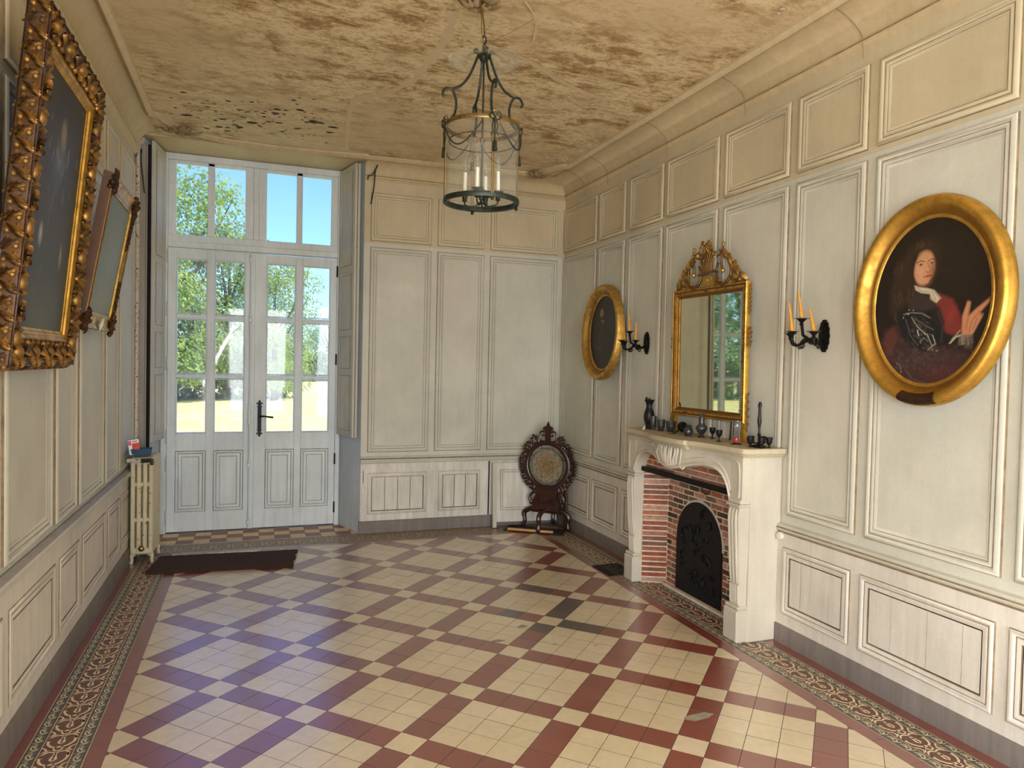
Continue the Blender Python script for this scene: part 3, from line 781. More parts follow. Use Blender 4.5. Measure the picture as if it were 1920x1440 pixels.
# black wrought handle plate with cross-shaped ends and lever
g = M(); y = -.024
pl = [(.018,-.10),(.018,.12),(.026,.125),(.014,.135),(.014,.15),(.028,.148),(.028,.165),(.012,.165),(.010,.182),(0,.19)]
out = [(a, b) for a, b in pl]+[(-a, b) for a, b in pl[::-1][1:]]
lo = [(a, -.0-(b-.12)-.10 if b > .121 else b) for a, b in pl]
poly = [(a, b) for a, b in pl]+[(-a, b) for a, b in pl[::-1][1:]]
poly += [(-a, .02-b) for a, b in pl[1:]]+[(a, .02-b) for a, b in pl[::-1][1:-1]]
c = (.045, 1.075)
g.prism(poly, lambda a, b: (c[0]+a, y, c[1]+b), lambda a, b: (c[0]+a, y-.006, c[1]+b))
hd = g.build('door_handle', MT['iron'], l2)
g = M().tube([(c[0],y,c[1]+.03),(c[0],y-.045,c[1]+.03)], .009, 8)
g.tube(smoothpath([(c[0],y-.04,c[1]+.03),(c[0]+.04,y-.045,c[1]+.033),(c[0]+.09,y-.045,c[1]+.026),(c[0]+.125,y-.04,c[1]+.022)], 4), [.009]*4+[.008]*4+[.009]*4+[.012], 8)
g.build('lever', MT['iron'], hd)
# cobwebs in the middle panes
g = M()
for x0, x1, z in ((-.69,-.45,1.99),(-.36,-.11,2.0),(-.70,-.5,2.54),(-.70,-.46,2.86)):
    for k in range(9):
        a = Vector((x0+rnd.uniform(0,.05), -.012, z+rnd.uniform(-.02,.02))); b = Vector((x1-rnd.uniform(0,.06), -.012, z+rnd.uniform(-.06,.0)))
        m_ = (a+b)/2+Vector((rnd.uniform(-.04,.04), 0, -rnd.uniform(.03,.12)))
        g.tube(smoothpath([a, m_, b], 6), .0007, 3, cap=False)
g.build('cobweb', MT['web'], l1)

# ================================================================== interior shutters in the recess
def shutter(name, pts, z0, z1, label, sign, nl=2):
    """pts: (room end, window end) of the visible face line; folded pair, faces into the recess"""
    r = empty(name, (pts[0][0], pts[0][1], z0), label=label, cat='shutter', group=None)
    a = Vector((0,0,0)); b = Vector((pts[1][0]-pts[0][0], pts[1][1]-pts[0][1], 0)); L = b.length; d = b.normalized(); n = Vector((-d.y, d.x, 0))*sign  # into the opening
    H = z1-z0
    X = Matrix((d, n, Vector((0,0,1)))).transposed().to_4x4()
    for k, off in enumerate((0, -.030)[:nl]):
        g = M(); g.bbox(0, L, off-.024, off, 0, H, .003, X=X)
        lf = g.build('shutter_leaf', MT['shutter'], r)
        if k == 0:
            for v0, v1 in ((.06,.60),(.66,.98),(1.04,1.60),(1.66,H-.06)):
                q = M().rings(((.06, L-.06, v0, v1), [(0,0),(.004,.004),(.010,.004),(.018,-.003),(.022,-.003),(.03,.002)]), lambda u, v, h: tuple(X @ Vector((u, h, v))), [1,0,0,1,0])
                q.build('panel_molding', [MT['shutter'], MT['grime']], lf)
    return r
shutter('interior_shutter', ((.875,6.885),(.775,7.30)), .925, 3.545, 'folded grey-white panelled window shutter at the right side of the glazed door', 1)
shutter('interior_shutter', ((-.845,6.93),(-.79,7.29)), .905, 3.545, 'folded panelled window shutter at the left side of the glazed door, above the radiator', -1, 1)
# grey board and dark gap beside the left shutter
g = M().bbox(-.972,-.905,6.905,6.928,.0,3.5); tag(g.build('trim_6', MT['greyboard']), kind='structure')
g = M().bbox(-.905,-.893,6.895,6.925,.0,3.5); tag(g.build('trim_7', MT['greyboard']), kind='structure')
g = M().box(-.893,-.868,6.905,6.929,.0,3.5); tag(g.build('trim_8', MT['dark']), kind='structure')
# heating pipe with rusty spots
g = M().tube(smoothpath([(-.925,6.60,.86),(-.945,6.72,.86),(-.956,6.80,.90),(-.956,6.80,1.1),(-.956,6.80,2.5),(-.956,6.80,3.3),(-.956,6.82,3.46),(-.93,6.86,3.53)], 6), .0165, 10)
pp_ = g.build('heating_pipe', MT['pipe']); tag(pp_, 'cream heating pipe with rust spots running up the corner left of the door', 'pipe')
for z in (2.93,1.55): M().tube([(-.956,6.80,z),(-.956,6.80,z+.03)], .0195, 10).build('pipe_clip', MT['pipe'], pp_)
def hookiron(loc, pts, label, r=.006):
    o = M().tube(smoothpath(pts, 5), r, 6).build('curtain_hook', MT['bronze'], loc=loc); return tag(o, label, 'hook')
hookiron((.99,6.885,3.40), [(0,0,0),(.0,-.05,.02),(.03,-.07,.03),(.07,-.07,.10),(.08,-.06,.13),(.06,-.06,.06),(.055,-.05,-.05),(.045,-.04,-.14),(.035,-.02,-.22),(.03,-.01,-.23)], 'bent iron curtain hook high on the wall right of the door')
hookiron((-.94,6.895,3.42), [(0,0,0),(.0,-.03,.02),(.0,-.03,-.08),(.012,-.035,-.2),(.025,-.03,-.33),(.03,-.02,-.34)], 'thin iron curtain hook hanging beside the pipe left of the door', .005)
hookiron((.99,6.882,.60), [(0,0,.0),(.0,-.012,.0),(.002,-.012,-.06),(.0,-.012,-.10),(-.006,-.016,-.10)], 'small iron latch hook on the white dado right of the door', .0022)

# ================================================================== outdoors
mg, t, p, o = mat('sunlit dry meadow')
f = noise(t, 1.4, 8, .7); f2 = noise(t, .12, 4, .5)
c = ramp(t, f, [(.3, s2l((176,168,92))), (.55, s2l((218,208,142))), (.7, s2l((232,224,178)))])
c = mix(t, ramp(t, f2, [(.45, B0), (.7, (.6,.6,.6,1))]), c, s2l((202,204,136)))
t.links.new(c, p.inputs['Base Color']); p.inputs['Roughness'].default_value = .95
g = M().add([(-160,7.75,-.32),(160,7.75,-.32),(160,200,-.5),(-160,200,-.5)], [(0,1,2,3)])
gr = g.build('meadow', mg, smooth=0); tag(gr, 'sunlit yellow-green meadow outside the glazed door', 'meadow', kind='stuff')
M().box(-3, 3, 7.705, 8.3, -.33, -.06).build('trim_9', MT['stone'])
bpy.data.objects['trim_9']['kind'] = 'structure'
def leafmat(name, a, b):
    m, t, p, o = mat(name); f = noise(t, 1.1, 5, .6)
    t.links.new(ramp(t, f, [(.35, s2l(a)), (.65, s2l(b))]), p.inputs['Base Color']); p.inputs['Roughness'].default_value = .7
    p.inputs['Transmission Weight'].default_value = 0
    tl = N(t, 'ShaderNodeBsdfTranslucent'); tl.inputs[0].default_value = s2l(b); mx = N(t, 'ShaderNodeMixShader'); mx.inputs[0].default_value = .35
    t.links.new(p.outputs[0], mx.inputs[1]); t.links.new(tl.outputs[0], mx.inputs[2]); t.links.new(mx.outputs[0], o.inputs[0]); return m
LM = [leafmat('light oak leaves', (96,130,52), (176,196,96)), leafmat('green leaves', (60,104,56), (130,166,92)), leafmat('bluish leaves', (60,110,84), (128,170,132))]
def make_tree(h, r, m, seed, nclump=60, nl=300, low=.12):
    q = random.Random(seed); t_ = empty('oak_tree')
    g = M(); g.tube([(0,0,-.3),(.1,0,h*.25),(0,.1,h*.5),(.1,0,h*.8)], [.32*h/12,.24*h/12,.15*h/12,.04], 8)
    for k in range(6):
        a = q.uniform(0,2*pi); g.tube([(0,0,h*q.uniform(.3,.5)),(math.cos(a)*r*.7,math.sin(a)*r*.7,h*q.uniform(.6,.85))],[.1,.03],5)
    g.build('trunk', MT['bark'], t_)
    g = M()
    for k in range(nclump):
        a = q.uniform(0,2*pi); zz = q.uniform(low,.92); rr = r*math.sqrt(max(.05, 1-((zz-.5)/.52)**2))*q.uniform(.35,.85)
        c = Vector((math.cos(a)*rr, math.sin(a)*rr, h*zz)); cr = r*q.uniform(.28,.45)
        for j in range(nl):
            v = Vector((q.gauss(0,1), q.gauss(0,1), q.gauss(0,1))).normalized()*cr*q.uniform(.75,1.05); v.z *= .75
            n = (v.normalized()+Vector((q.uniform(-.6,.6),q.uniform(-.6,.6),q.uniform(-.3,.8)))).normalized(); s_ = q.uniform(.06,.12)*h/12
            u = n.orthogonal().normalized(); w_ = n.cross(u); P = c+v
            g.add([P-u*s_, P-w_*s_*.7, P+u*s_, P+w_*s_*.7], [(0,1,2,3)])
    g.build('crown', m, t_, smooth=0)
    return t_
protos = [make_tree(12.0, 3.9, LM[0], 1), make_tree(9.5, 3.0, LM[1], 2), make_tree(9, 4.0, LM[2], 3, 30)]
#          proto x y scale label
trees = [(0,-3.6,36,.93,'tall pale green tree seen in the upper left pane above the door'),
 (1,-1.3,38,.96,'mid green tree seen in the second column of door panes'),
 (0,.9,37,.60,'yellow-green tree seen in the left panes of the right door leaf'),
 (1,-6.0,40,.95,'dense green tree behind the left edge of the glazed door'),
 (2,7.0,72,.72,'distant bluish tree right of the yellow-green tree'),(2,3.9,74,.66,'distant tree low on the horizon between the taller trees'),
 (2,11.5,76,.8,'far tree at the right edge of the meadow'),
 (1,-9.5,33,1.0,'green tree at the meadow edge left of the door view'),(0,-14.5,32,.9,'pale green tree further left along the meadow edge'),(1,-20,31,1.1,'dense tree left along the meadow edge, seen in the wall mirror'),
 (0,-26,29,.95,'pale tree seen only in the wall mirror, middle'),(1,-32,27,1.1,'dense tree at the far left of the meadow'),(2,-39,24,1.2,'bluish tree at the far left end of the tree line')]
used = set()
for k, x, y, s_, lab in trees:
    o = protos[k] if k not in used else dup(protos[k]); used.add(k)
    o.location = (x, y, -.35); o.scale = (s_*1.0, s_, s_); o.rotation_euler = (0,0,x*1.3); tag(o, lab, 'tree')
# low shrubs filling the foot of the tree line
def shrub(seed):
    q = random.Random(seed); g = M()
    for j in range(1500):
        v = Vector((q.gauss(0,1), q.gauss(0,1), abs(q.gauss(0,1)))).normalized(); v = Vector((v.x*3.4, v.y*1.4, v.z*2.3))*q.uniform(.8,1.02); n = v.normalized()
        u = (n+Vector((q.random(),q.random(),q.random()))).orthogonal().normalized(); w_ = n.cross(u); s_ = q.uniform(.09,.19)
        g.add([v-u*s_, v-w_*s_, v+u*s_, v+w_*s_], [(0,1,2,3)])
    return g.build('hedge_shrub', LM[1], smooth=0)
sh = shrub(5)
for k, (x, y) in enumerate([(-5.2,38),(-1.8,39),(-8.5,36),(-12.5,34),(-17,33),(-22,31),(3.4,70),(7.5,71)]):
    o = sh if k == 0 else dup(sh); o.location = (x, y, -.4); o.scale = (1.1, 1, 1 if y < 60 else 1.4)
    tag(o, ['green shrub at the foot of the tall pale tree, seen in the left door panes','green shrub under the mid green tree, seen in the second column of panes','green shrub left of the door view, under the dense tree','green shrub seen in the mirror only, rightmost of the four there','green shrub seen in the mirror only, second from its right','green shrub seen in the mirror only, farthest left','low distant shrub on the horizon right of the yellow-green tree','low distant shrub on the horizon at the right edge of the last pane'][k], 'shrub', 'shrubs along the tree line')
# ================================================================== fireplace: limestone mantel, brick firebox, iron plate
MZ = 1.187
fp = empty('fireplace', (2.95, 4.215, 0), label='carved limestone fireplace with brick firebox on the right wall', cat='fireplace')
def off(g, dx=-2.95, dy=-4.215):
    g.v = [(x+dx, y+dy, z) for x, y, z in g.v]; return g
# shelf with serpentine moulded edge (plan outline, from wall to wall)
plan = [(3.058,3.475),(2.80,3.478),(2.752,3.50),(2.745,3.56),(2.735,3.70),(2.715,3.86),(2.685,3.97),(2.680,3.985),(2.655,4.02),(2.645,4.215),(2.655,4.41),(2.680,4.445),(2.685,4.46),(2.715,4.57),(2.735,4.73),(2.745,4.86),(2.752,4.925),(2.80,4.95),(3.058,4.952)]
sp = smoothpath([(a,b,0) for a,b in plan[1:-1]], 3); sp = [Vector((3.058,3.475,0))]+sp+[Vector((3.058,4.952,0))]
cx, cy = 3.058, 4.215
levels = [(1.0,MZ),(1.0,MZ-.004),(1.008,MZ-.008),(1.010,MZ-.020),(1.004,MZ-.030),(.975,MZ-.034),(.955,MZ-.046),(.935,MZ-.052),(.93,MZ-.058)]
g = M(); n = len(sp)
for s_, z in levels:
    for p in sp: g.v.append((cx+(p.x-cx)*s_, cy+(p.y-cy)*(1-(1-s_)*.45), z))
for i in range(len(levels)-1):
    for k in range(n-1): g.f.append((i*n+k, i*n+k+1, i*n+n+k+1, i*n+n+k)); g.m.append(0)
for k in range(n-1):
    pass
g.f.append(tuple(range(n))); g.m.append(0); g.f.append(tuple(range((len(levels)-1)*n, len(levels)*n))[::-1]); g.m.append(0)
off(g).build('shelf', MT['shelf'], fp, smooth=30, recalc=True)
# frieze: outline with serpentine lower edge, front face bowed a little
low = smoothpath([(4.80,.86,0),(4.765,.945,0),(4.70,1.005,0),(4.61,1.030,0),(4.50,1.026,0),(4.38,1.000,0),(4.28,.975,0),(4.215,.968,0),(4.15,.975,0),(4.05,1.000,0),(3.93,1.026,0),(3.82,1.030,0),(3.73,1.005,0),(3.665,.945,0),(3.63,.86,0)], 4)
def bow(y): return 2.775-.075*math.exp(-((y-4.215)/.30)**2)
g = M(); nL = len(low)
rowsF = []
for p in low:
    y, z0 = p.x, p.y
    prf = [(0,0.0),(0,.0),(-.014,.004),(-.020,.014),(-.014,.024),(-.004,.028),(-.004,.036),(-.010,.042),(-.010,.052),(-.002,.058)]
    col_ = [(2.93, z0)]+[(bow(y)+dx, z0+dz) for dx, dz in prf]+[(bow(y)+.002, z0+(1.133-z0)*t_) for t_ in (.75, .88)]+[(bow(y)-.004,1.133)]
    rowsF.append([(x, y, min(z, 1.133)) for x, z in col_])
k = len(rowsF[0])
for r_ in rowsF: g.v += r_
for i in range(nL-1):
    for q in range(k-1): g.f.append((i*k+q, i*k+k+q, i*k+k+q+1, i*k+q+1)); g.m.append(0)
for y0, y1 in ((3.52,3.635),(4.795,4.92)): g.bbox(2.772,2.93,y0,y1,.86,1.133,.006)
# sunk panel edges beside the opening
for sgn in (-1, 1):
    Y = lambda d: 4.215+sgn*d
    g.tube(smoothpath([(bow(Y(.30))-.004,Y(.30),1.105),(2.768,Y(.45),1.108),(2.766,Y(.60),1.106),(2.766,Y(.655),1.095),(2.766,Y(.668),1.05),(2.766,Y(.672),.95),(2.766,Y(.668),.885)], 5), .0055, 6)
off(g).build('frieze', MT['stone'], fp, smooth=40)
# carved shell cartouche
g = M()
for k in range(9):
    t_ = (k-4)/4; y0 = 4.215+t_*.115; y1 = 4.215+t_*.075
    pts = [(2.700-.01*(1-t_*t_), y0+.02*math.sin(2.2), 1.128), (2.672+.02*t_*t_, y0+.006*(-1)**k, 1.09), (2.676+.02*t_*t_, (y0+y1)/2-.008*t_, 1.03), (2.700+.015*t_*t_, y1, .975+.012*abs(t_))]
    g.tube(smoothpath(pts, 5), [.0075+.004*math.sin(pi*i/15) for i in range(16)], 7)
for sgn in (-1, 1):
    g.tube(smoothpath([(2.705,4.215+sgn*.13,1.12),(2.69,4.215+sgn*.15,1.07),(2.70,4.215+sgn*.125,1.01),(2.705,4.215+sgn*.155,.99),(2.72,4.215+sgn*.17,1.02)], 5), .007, 7)
off(g).build('cartouche', MT['stone'], fp)
# jambs: plinth, fluted tapering shaft, capital
for y0, y1, nm in ((3.515,3.655,'near'),(4.775,4.915,'far')):
    g = M(); yc = (y0+y1)/2
    g.bbox(2.755,2.93,y0,y1,0,.20,.010); g.bbox(2.762,2.93,y0+.004,y1-.004,.20,.222,.008)
    secs = [(.222,2.785,.052),(.34,2.782,.052),(.50,2.772,.056),(.66,2.762,.060),(.76,2.756,.062),(.80,2.760,.062),(.83,2.768,.060)]
    b0 = len(g.v)
    for z, x, hw in secs: g.v += [(2.93,yc-hw,z),(x+.012,yc-hw,z),(x,yc-hw+.012,z),(x,yc+hw-.012,z),(x+.012,yc+hw,z),(2.93,yc+hw,z)]
    for i in range(len(secs)-1):
        for q in range(5): g.f.append((b0+i*6+q, b0+i*6+q+1, b0+i*6+7+q, b0+i*6+6+q)); g.m.append(0)
    g.bbox(2.752,2.93,yc-.068,yc+.068,.828,.845,.006); g.bbox(2.762,2.93,yc-.062,yc+.062,.845,.875,.006)
    def sx(z):
        for (a, xa, _), (b, xb, _) in zip(secs, secs[1:]):
            if a <= z <= b: return xa+(xb-xa)*(z-a)/(b-a)
        return secs[-1][1]
    for q in (-1, 0, 1):
        g.tube([(sx(z)-.002, yc+q*.030, z) for z in (.36,.42,.50,.58,.66,.74,.79,.815)], [.004,.009,.0105,.0105,.0105,.0105,.009,.003], 8)
    for q in (-2,-1, 0, 1, 2):
        g.tube([(sx(z)-.001, yc+q*.018, z) for z in (.232,.245,.30,.345,.352)], [.003,.006,.006,.006,.003], 6)
    g.tube([(sx(.356)-.004, yc-.052, .356),(sx(.356)-.004, yc+.052, .356)], .005, 6)
    off(g).build('jamb', MT['stone'], fp, smooth=35)
# plain rendered side returns and masonry core
g = M().bbox(2.83,3.058,3.512,3.60,0,1.133,.006); off(g).build('side_return', MT['stone'], fp)
g = M().bbox(2.83,3.058,4.83,4.918,0,1.133,.006); off(g).build('side_return', MT['stone'], fp)
g = M().box(2.80,3.058,3.53,4.90,1.125,1.135); off(g).build('core', MT['mortar'], fp)
# brickwork
bk = M(); bc = []
def brick(P, U, V, Nn, L, H, mi=0, soot=0):
    """P corner, U along, V up, N out; chamfered little face block"""
    e = .003; d = rnd.uniform(.004,.010)
    L -= rnd.uniform(0,.004); h1 = rnd.uniform(-.0015,.0015)
    p = [P+U*0+V*h1, P+U*L+V*0, P+U*L+V*(H+h1), P+V*H]; q = [P+U*e+V*e, P+U*(L-e)+V*(e+h1), P+U*(L-e)+V*(H-e), P+U*e+V*(H-e+h1)]
    n0 = len(bk.v); bk.add([tuple(x) for x in p]+[tuple(x+Nn*d) for x in q], [(4,5,6,7)]+[(i,(i+1)%4,4+(i+1)%4,4+i) for i in range(4)])
    c = rnd.choice([(180,116,90),(190,130,104),(160,104,82),(196,146,122),(190,118,82),(150,108,90),(204,160,136),(172,98,72)])
    if soot and rnd.random() < soot: c = rnd.choice([(122,98,72),(96,78,58),(140,114,84)])
    bc.extend([cl(s2l(c)[:3], .1)]*5)
Zv = Vector((0,0,1))
def wallbricks(A, B, z0, z1, H, L, g_=.009, soot=0, keep=None, start=0, stag=True):
    A = Vector(A); B = Vector(B); U = (B-A); W_ = U.length; U.normalize(); Nn = U.cross(Zv)  # faces viewer when A->B runs left to right
    z = z0; r_ = start
    while z+H < z1+.01:
        u = -(L*.5 if r_ % 2 and stag else 0)
        while u < W_-.01:
            a = max(0, u); b = min(W_, u+L-g_)
            if b-a > .012 and (keep is None or keep(a/W_, (b)/W_, z)):
                brick(A+U*a+Zv*z, U, Zv, Nn, b-a, min(H, z1-z), soot=soot(z) if callable(soot) else soot)
            u += L
        z += H+g_; r_ += 1
# cheeks (far cheek seen), back wall round the arched plate, breast over the bar
wallbricks((2.835,4.772,0),(3.005,4.69,0), .01, .875, .028, .30, g_=.012, stag=False)
wallbricks((3.005,3.74,0),(2.835,3.658,0), .01, .875, .028, .30, g_=.012, stag=False)
wallbricks((3.012,4.69,0),(3.012,3.74,0), .02, .875, .033, .135, soot=lambda z: .55 if z > .6 else .2)
wallbricks((2.862,4.785,0),(2.862,3.645,0), .885, 1.10, .031, .20)
off(bk).build('brickwork', MT['brick'], fp, smooth=0, col=bc)
g = M().box(3.010,3.05,3.72,4.71,0,.90); g.box(2.862,2.93,3.62,4.80,.878,1.13)
g.prism([(2.835,4.775),(3.012,4.69),(3.012,4.80),(2.835,4.80)], lambda a,b:(a,b,0), lambda a,b:(a,b,.88))
g.prism([(2.835,3.655),(3.012,3.742),(3.012,3.62),(2.835,3.62)], lambda a,b:(a,b,0), lambda a,b:(a,b,.88))
g.box(2.90,3.05,3.64,4.79,.872,.885)
off(g).build('mortar_bed', MT['mortar'], fp, smooth=0)
# arched plate with white mortar rim
ar = [(4.545,0),(4.545,.40)]+[(4.275+.27*math.cos(a), .42+.285*math.sin(a)) for a in [pi*k/18 for k in range(0,19)]]+[(4.005,0)]
rim = [(4.275+.285*math.cos(a)*(1+.03*math.sin(a*9)), .41+.315*math.sin(a)*(1+.02*math.sin(a*13))) for a in [pi*(k/18)+.0 for k in range(19)]]
g = M().prism(rim, lambda a,b:(3.000,a,b), lambda a,b:(3.02,a,b)); off(g).build('mortar_rim', MT['white'] if False else MT['patchwhite'], fp)
g = M().prism(ar, lambda a,b:(2.992,a,b), lambda a,b:(3.02,a,b))
# relief of the fireback
for k in range(26):
    a = rnd.uniform(0,6.28); y = 4.275+rnd.uniform(-.2,.2); z = rnd.uniform(.08,.62)
    if math.hypot(y-4.275, max(0,z-.42)) > .23: continue
    g.tube(smoothpath([(2.992,y,z),(2.986,y+.03*math.cos(a),z+.03*math.sin(a)),(2.986,y+.05*math.cos(a+.8),z+.05*math.sin(a+.8)),(2.992,y+.045*math.cos(a+1.6),z+.06*math.sin(a+1.6))], 3), .005, 5)
off(g).build('fireback_plate', MT['soot'], fp)
g = M().bbox(2.95,2.99,3.75,4.66,0,.02,.004); off(g).build('hearth_sill', MT['mortar'], fp)
g = M().bbox(2.815,2.85,3.64,4.785,.868,.902,.003); off(g).build('iron_lintel_bar', MT['iron'], fp)
g = M().tube(smoothpath([(2.985,4.22,.862),(2.975,4.22,.82),(2.972,4.19,.79),(2.972,4.15,.79),(2.975,4.125,.82),(2.985,4.125,.862)],5), .006, 7)
off(g).build('damper_ring', MT['frwood'], fp)
# dark grate on the floor left of the mantel
x0, x1, y0, y1 = 2.66, 2.90, 4.98, 5.27
g = M()
for a_, b_, c_, d_ in ((x0,x1,y0,y0+.012),(x0,x1,y1-.012,y1),(x0,x0+.012,y0,y1),(x1-.012,x1,y0,y1)): g.bbox(a_,b_,c_,d_,.0012,.006,.001)
for k in range(9): g.bbox(x0+.014+k*.025, x0+.027+k*.025, y0+.01, y1-.01, .002, .006, .001)
tag(g.build('floor_grate', MT['soot']), 'black iron floor grate in the patterned border left of the fireplace', 'grate')

# ================================================================== things on the mantel shelf
def lath(name, prof, loc, m, label, cat, group=None, seg=24, build=True, parent=None):
    o = M().lathe(prof, seg=seg).build(name, m, parent, loc=loc, smooth=50)
    if not parent: tag(o, label, cat, group)
    return o
PW, PK = MT['pewter'], MT['pewterdk']
jug = lath('pewter_jug', [(0,0),(.030,0),(.034,.004),(.026,.014),(.024,.022),(.034,.045),(.042,.075),(.043,.10),(.036,.135),(.026,.160),(.023,.175),(.028,.200),(.040,.222),(.042,.226),(.038,.224),(.020,.185),(.018,.17)], (2.890,4.815,MZ), PK, 'tall blackened pewter jug with flared rim at the left end of the mantel shelf', 'jug')
g = M().tube(smoothpath([(-.01,-.036,.21),(-.015,-.060,.20),(-.015,-.066,.16),(-.01,-.056,.12),(-.005,-.042,.09)],5), .005, 7); g.build('handle', PK, jug)
for c_ in ((-.015,.02,.236),(-.02,-.03,.232)): M().ball(c_, .010, 8, sz=1.2).build('rim_knob', PK, jug)
def cup(loc, r, h, label, m=PW):
    return lath('pewter_cup', [(0,0),(r*.72,0),(r*.78,.005),(r*.60,.010),(r*.62,.016),(r*.85,.026),(r*.92,h*.55),(r*1.0,h*.9),(r*1.06,h),(r*1.0,h-.001),(r*.86,h*.55),(r*.7,.022),(0,.020)], loc, m, label, 'cup', 'pewter cups beside the jug')
cup((2.872,4.722,MZ), .026, .105, 'tall narrow pewter cup standing closest to the blackened jug')
cup((2.885,4.632,MZ), .031, .085, 'middle-sized pewter cup, second of the three beside the jug')
cup((2.925,4.560,MZ), .037, .078, 'widest and lowest pewter cup, third from the blackened jug')
t_ = M().lathe([(0,0),(.016,0),(.017,.004),(.010,.008),(0,.008)], seg=14).build('white_knob', MT['ceramic'], loc=(2.80,4.735,MZ+.012), rot=(0,-1.1,0)); tag(t_, 'small round white porcelain knob lying in front of the jug foot', 'knob')
# candle snuffer on its side with curved handle
g = M().lathe([(.003,0),(.010,.03),(.022,.068),(.036,.085),(.038,.088),(.034,.086),(.018,.06)], seg=18, X=Matrix.Translation((0,0,.036)) @ Matrix.Rotation(math.radians(-86),4,'X') )
sn = g.build('candle_snuffer', PK, loc=(2.90,4.385,MZ), rot=(0,0,math.radians(160))); tag(sn, 'blackened cone candle snuffer lying on its side between the cups and the round pot', 'snuffer')
g = M().tube(smoothpath([(0,0,.036),(-.01,-.03,.03),(-.03,-.07,.012),(-.05,-.11,.006),(-.06,-.14,.007)],5), [.005]*12+[.004]*4+[.003]*5, 6); g.build('handle', PK, sn)
sn.rotation_euler = (0,0,math.radians(-40)); sn.location = (2.93,4.43,MZ)
pot = lath('pewter_pot', [(0,0),(.018,0),(.020,.004),(.030,.018),(.034,.034),(.030,.050),(.018,.062),(.016,.068),(.024,.078),(.023,.079),(.013,.068),(.02,.05)], (2.862,4.240,MZ), PW, 'small round pewter pot with flared lip, left of the pewter caster', 'pot')
g = M().tube(smoothpath([(.0,-.024,.072),(0,-.044,.066),(0,-.046,.045),(0,-.034,.03)],5), .0035, 6); g.build('handle', PW, pot)
cas = lath('sugar_shaker', [(0,0),(.026,0),(.028,.005),(.014,.013),(.012,.020),(.024,.032),(.037,.052),(.041,.066),(.036,.078),(.024,.088),(.019,.105),(.019,.128)], (2.915,4.160,MZ), PW, 'tall pewter caster with domed lid in the middle of the mantel shelf', 'caster')
lath('lid', [(.0205,.122),(.0215,.126),(.0205,.135),(.016,.150),(.008,.160),(.004,.163),(.005,.170),(0,.174)], (0,0,0), PW, None, None, parent=cas)
gob = [(0,0),(.018,0),(.019,.002),(.006,.006),(.004,.014),(.004,.028),(.010,.034),(.018,.045),(.020,.060),(.021,.076),(.019,.076),(.016,.05),(0,.038)]
lath('egg_cup', gob, (2.945,4.075,MZ), PK, 'pewter egg cup nearest to the tall caster, left one of the pair', 'egg cup', 'pair of egg cups on the shelf')
lath('egg_cup', gob, (2.870,3.900,MZ), PK, 'pewter egg cup left of the hourglass, right one of the pair', 'egg cup', 'pair of egg cups on the shelf')
hg = empty('hourglass', (2.886,3.740,MZ), label='hourglass with red sand in front of the mirror foot', cat='hourglass')
g = M().lathe([(0,0),(.032,0),(.032,.006),(0,.006)], seg=20); g.build('base', PK, hg)
g = M().lathe([(0,.146),(.030,.146),(.030,.151),(0,.151)], seg=20); g.build('top_plate', MT['bulb'], hg)
g = M().lathe([(.004,.0065),(.022,.0125),(.027,.03),(.024,.05),(.012,.066),(.003,.076),(.012,.086),(.024,.10),(.027,.12),(.022,.14),(.004,.146)], seg=20); g.build('bulb', MT['bulb'], hg)
g = M().lathe([(0,.008),(.021,.013),(.0255,.03),(.022,.042),(.008,.048),(0,.048)], seg=20); g.build('red_sand', MT['sand'], hg)
for a in (.5,2.6,4.7): M().tube([(.028*math.cos(a),.028*math.sin(a),.004),(.028*math.cos(a),.028*math.sin(a),.148)], .002, 6).build('rod', PW, hg)
# egg-cup stand with central handle and its cups
st = empty('egg_cup_stand', (2.925,3.575,MZ), label='blackened egg cup stand with a tall central handle at the right end of the shelf', cat='stand')
g = M().lathe([(0,0),(.045,0),(.050,.004),(.040,.010),(.014,.018),(.008,.030)], seg=24); g.build('base', PK, st)
g = M().lathe([(.006,.02),(.007,.07),(.012,.078),(.007,.088),(.006,.11),(.010,.14),(.013,.16),(.009,.20),(.008,.24),(.012,.262),(.007,.276),(0,.282)], seg=12); g.build('handle', PK, st)
for k in range(5):
    a = 2*pi*k/5+.5; c_, s_ = math.cos(a)*.060, math.sin(a)*.060
    g = M().tube(smoothpath([(0,0,.03),(c_*.5,s_*.5,.024),(c_*.66,s_*.66,.036)],4), .003, 6); g.tube([(c_+.0185*math.cos(b), s_+.0185*math.sin(b), .040) for b in [2*pi*i/14 for i in range(14)]], .0018, 5, closed=True); g.build('cup_ring', PK, st)
ecl = ['egg cup in the stand, nearest the room','egg cup in the stand, at the left of its handle','egg cup in the stand, at the back against the wall','egg cup in the stand, at the right of its handle','egg cup in the stand, front right beside the handle']
order = []
for k in range(5):
    a = 2*pi*k/5+.5; x, y = 2.925+math.cos(a)*.060, 3.575+math.sin(a)*.060; order.append((x, y))
labs = {}
for k, (x, y) in enumerate(order):
    pass
names = ['blackened egg cup at the far back of the egg cup stand, by the wall','blackened egg cup at the left of the egg cup stand handle','blackened egg cup at the left front of the egg cup stand','blackened egg cup at the near front of the egg cup stand','blackened egg cup at the right of the egg cup stand handle']
for (x, y), nm in zip(order, names):
    lath('egg_cup', [(0,0),(.012,0),(.013,.002),(.005,.005),(.004,.012),(.010,.018),(.017,.028),(.0165,.040),(.019,.048),(.021,.062),(.019,.062),(.015,.034),(0,.022)], (x, y, MZ+.002), PK, nm, 'egg cup', 'egg cups held in the stand')

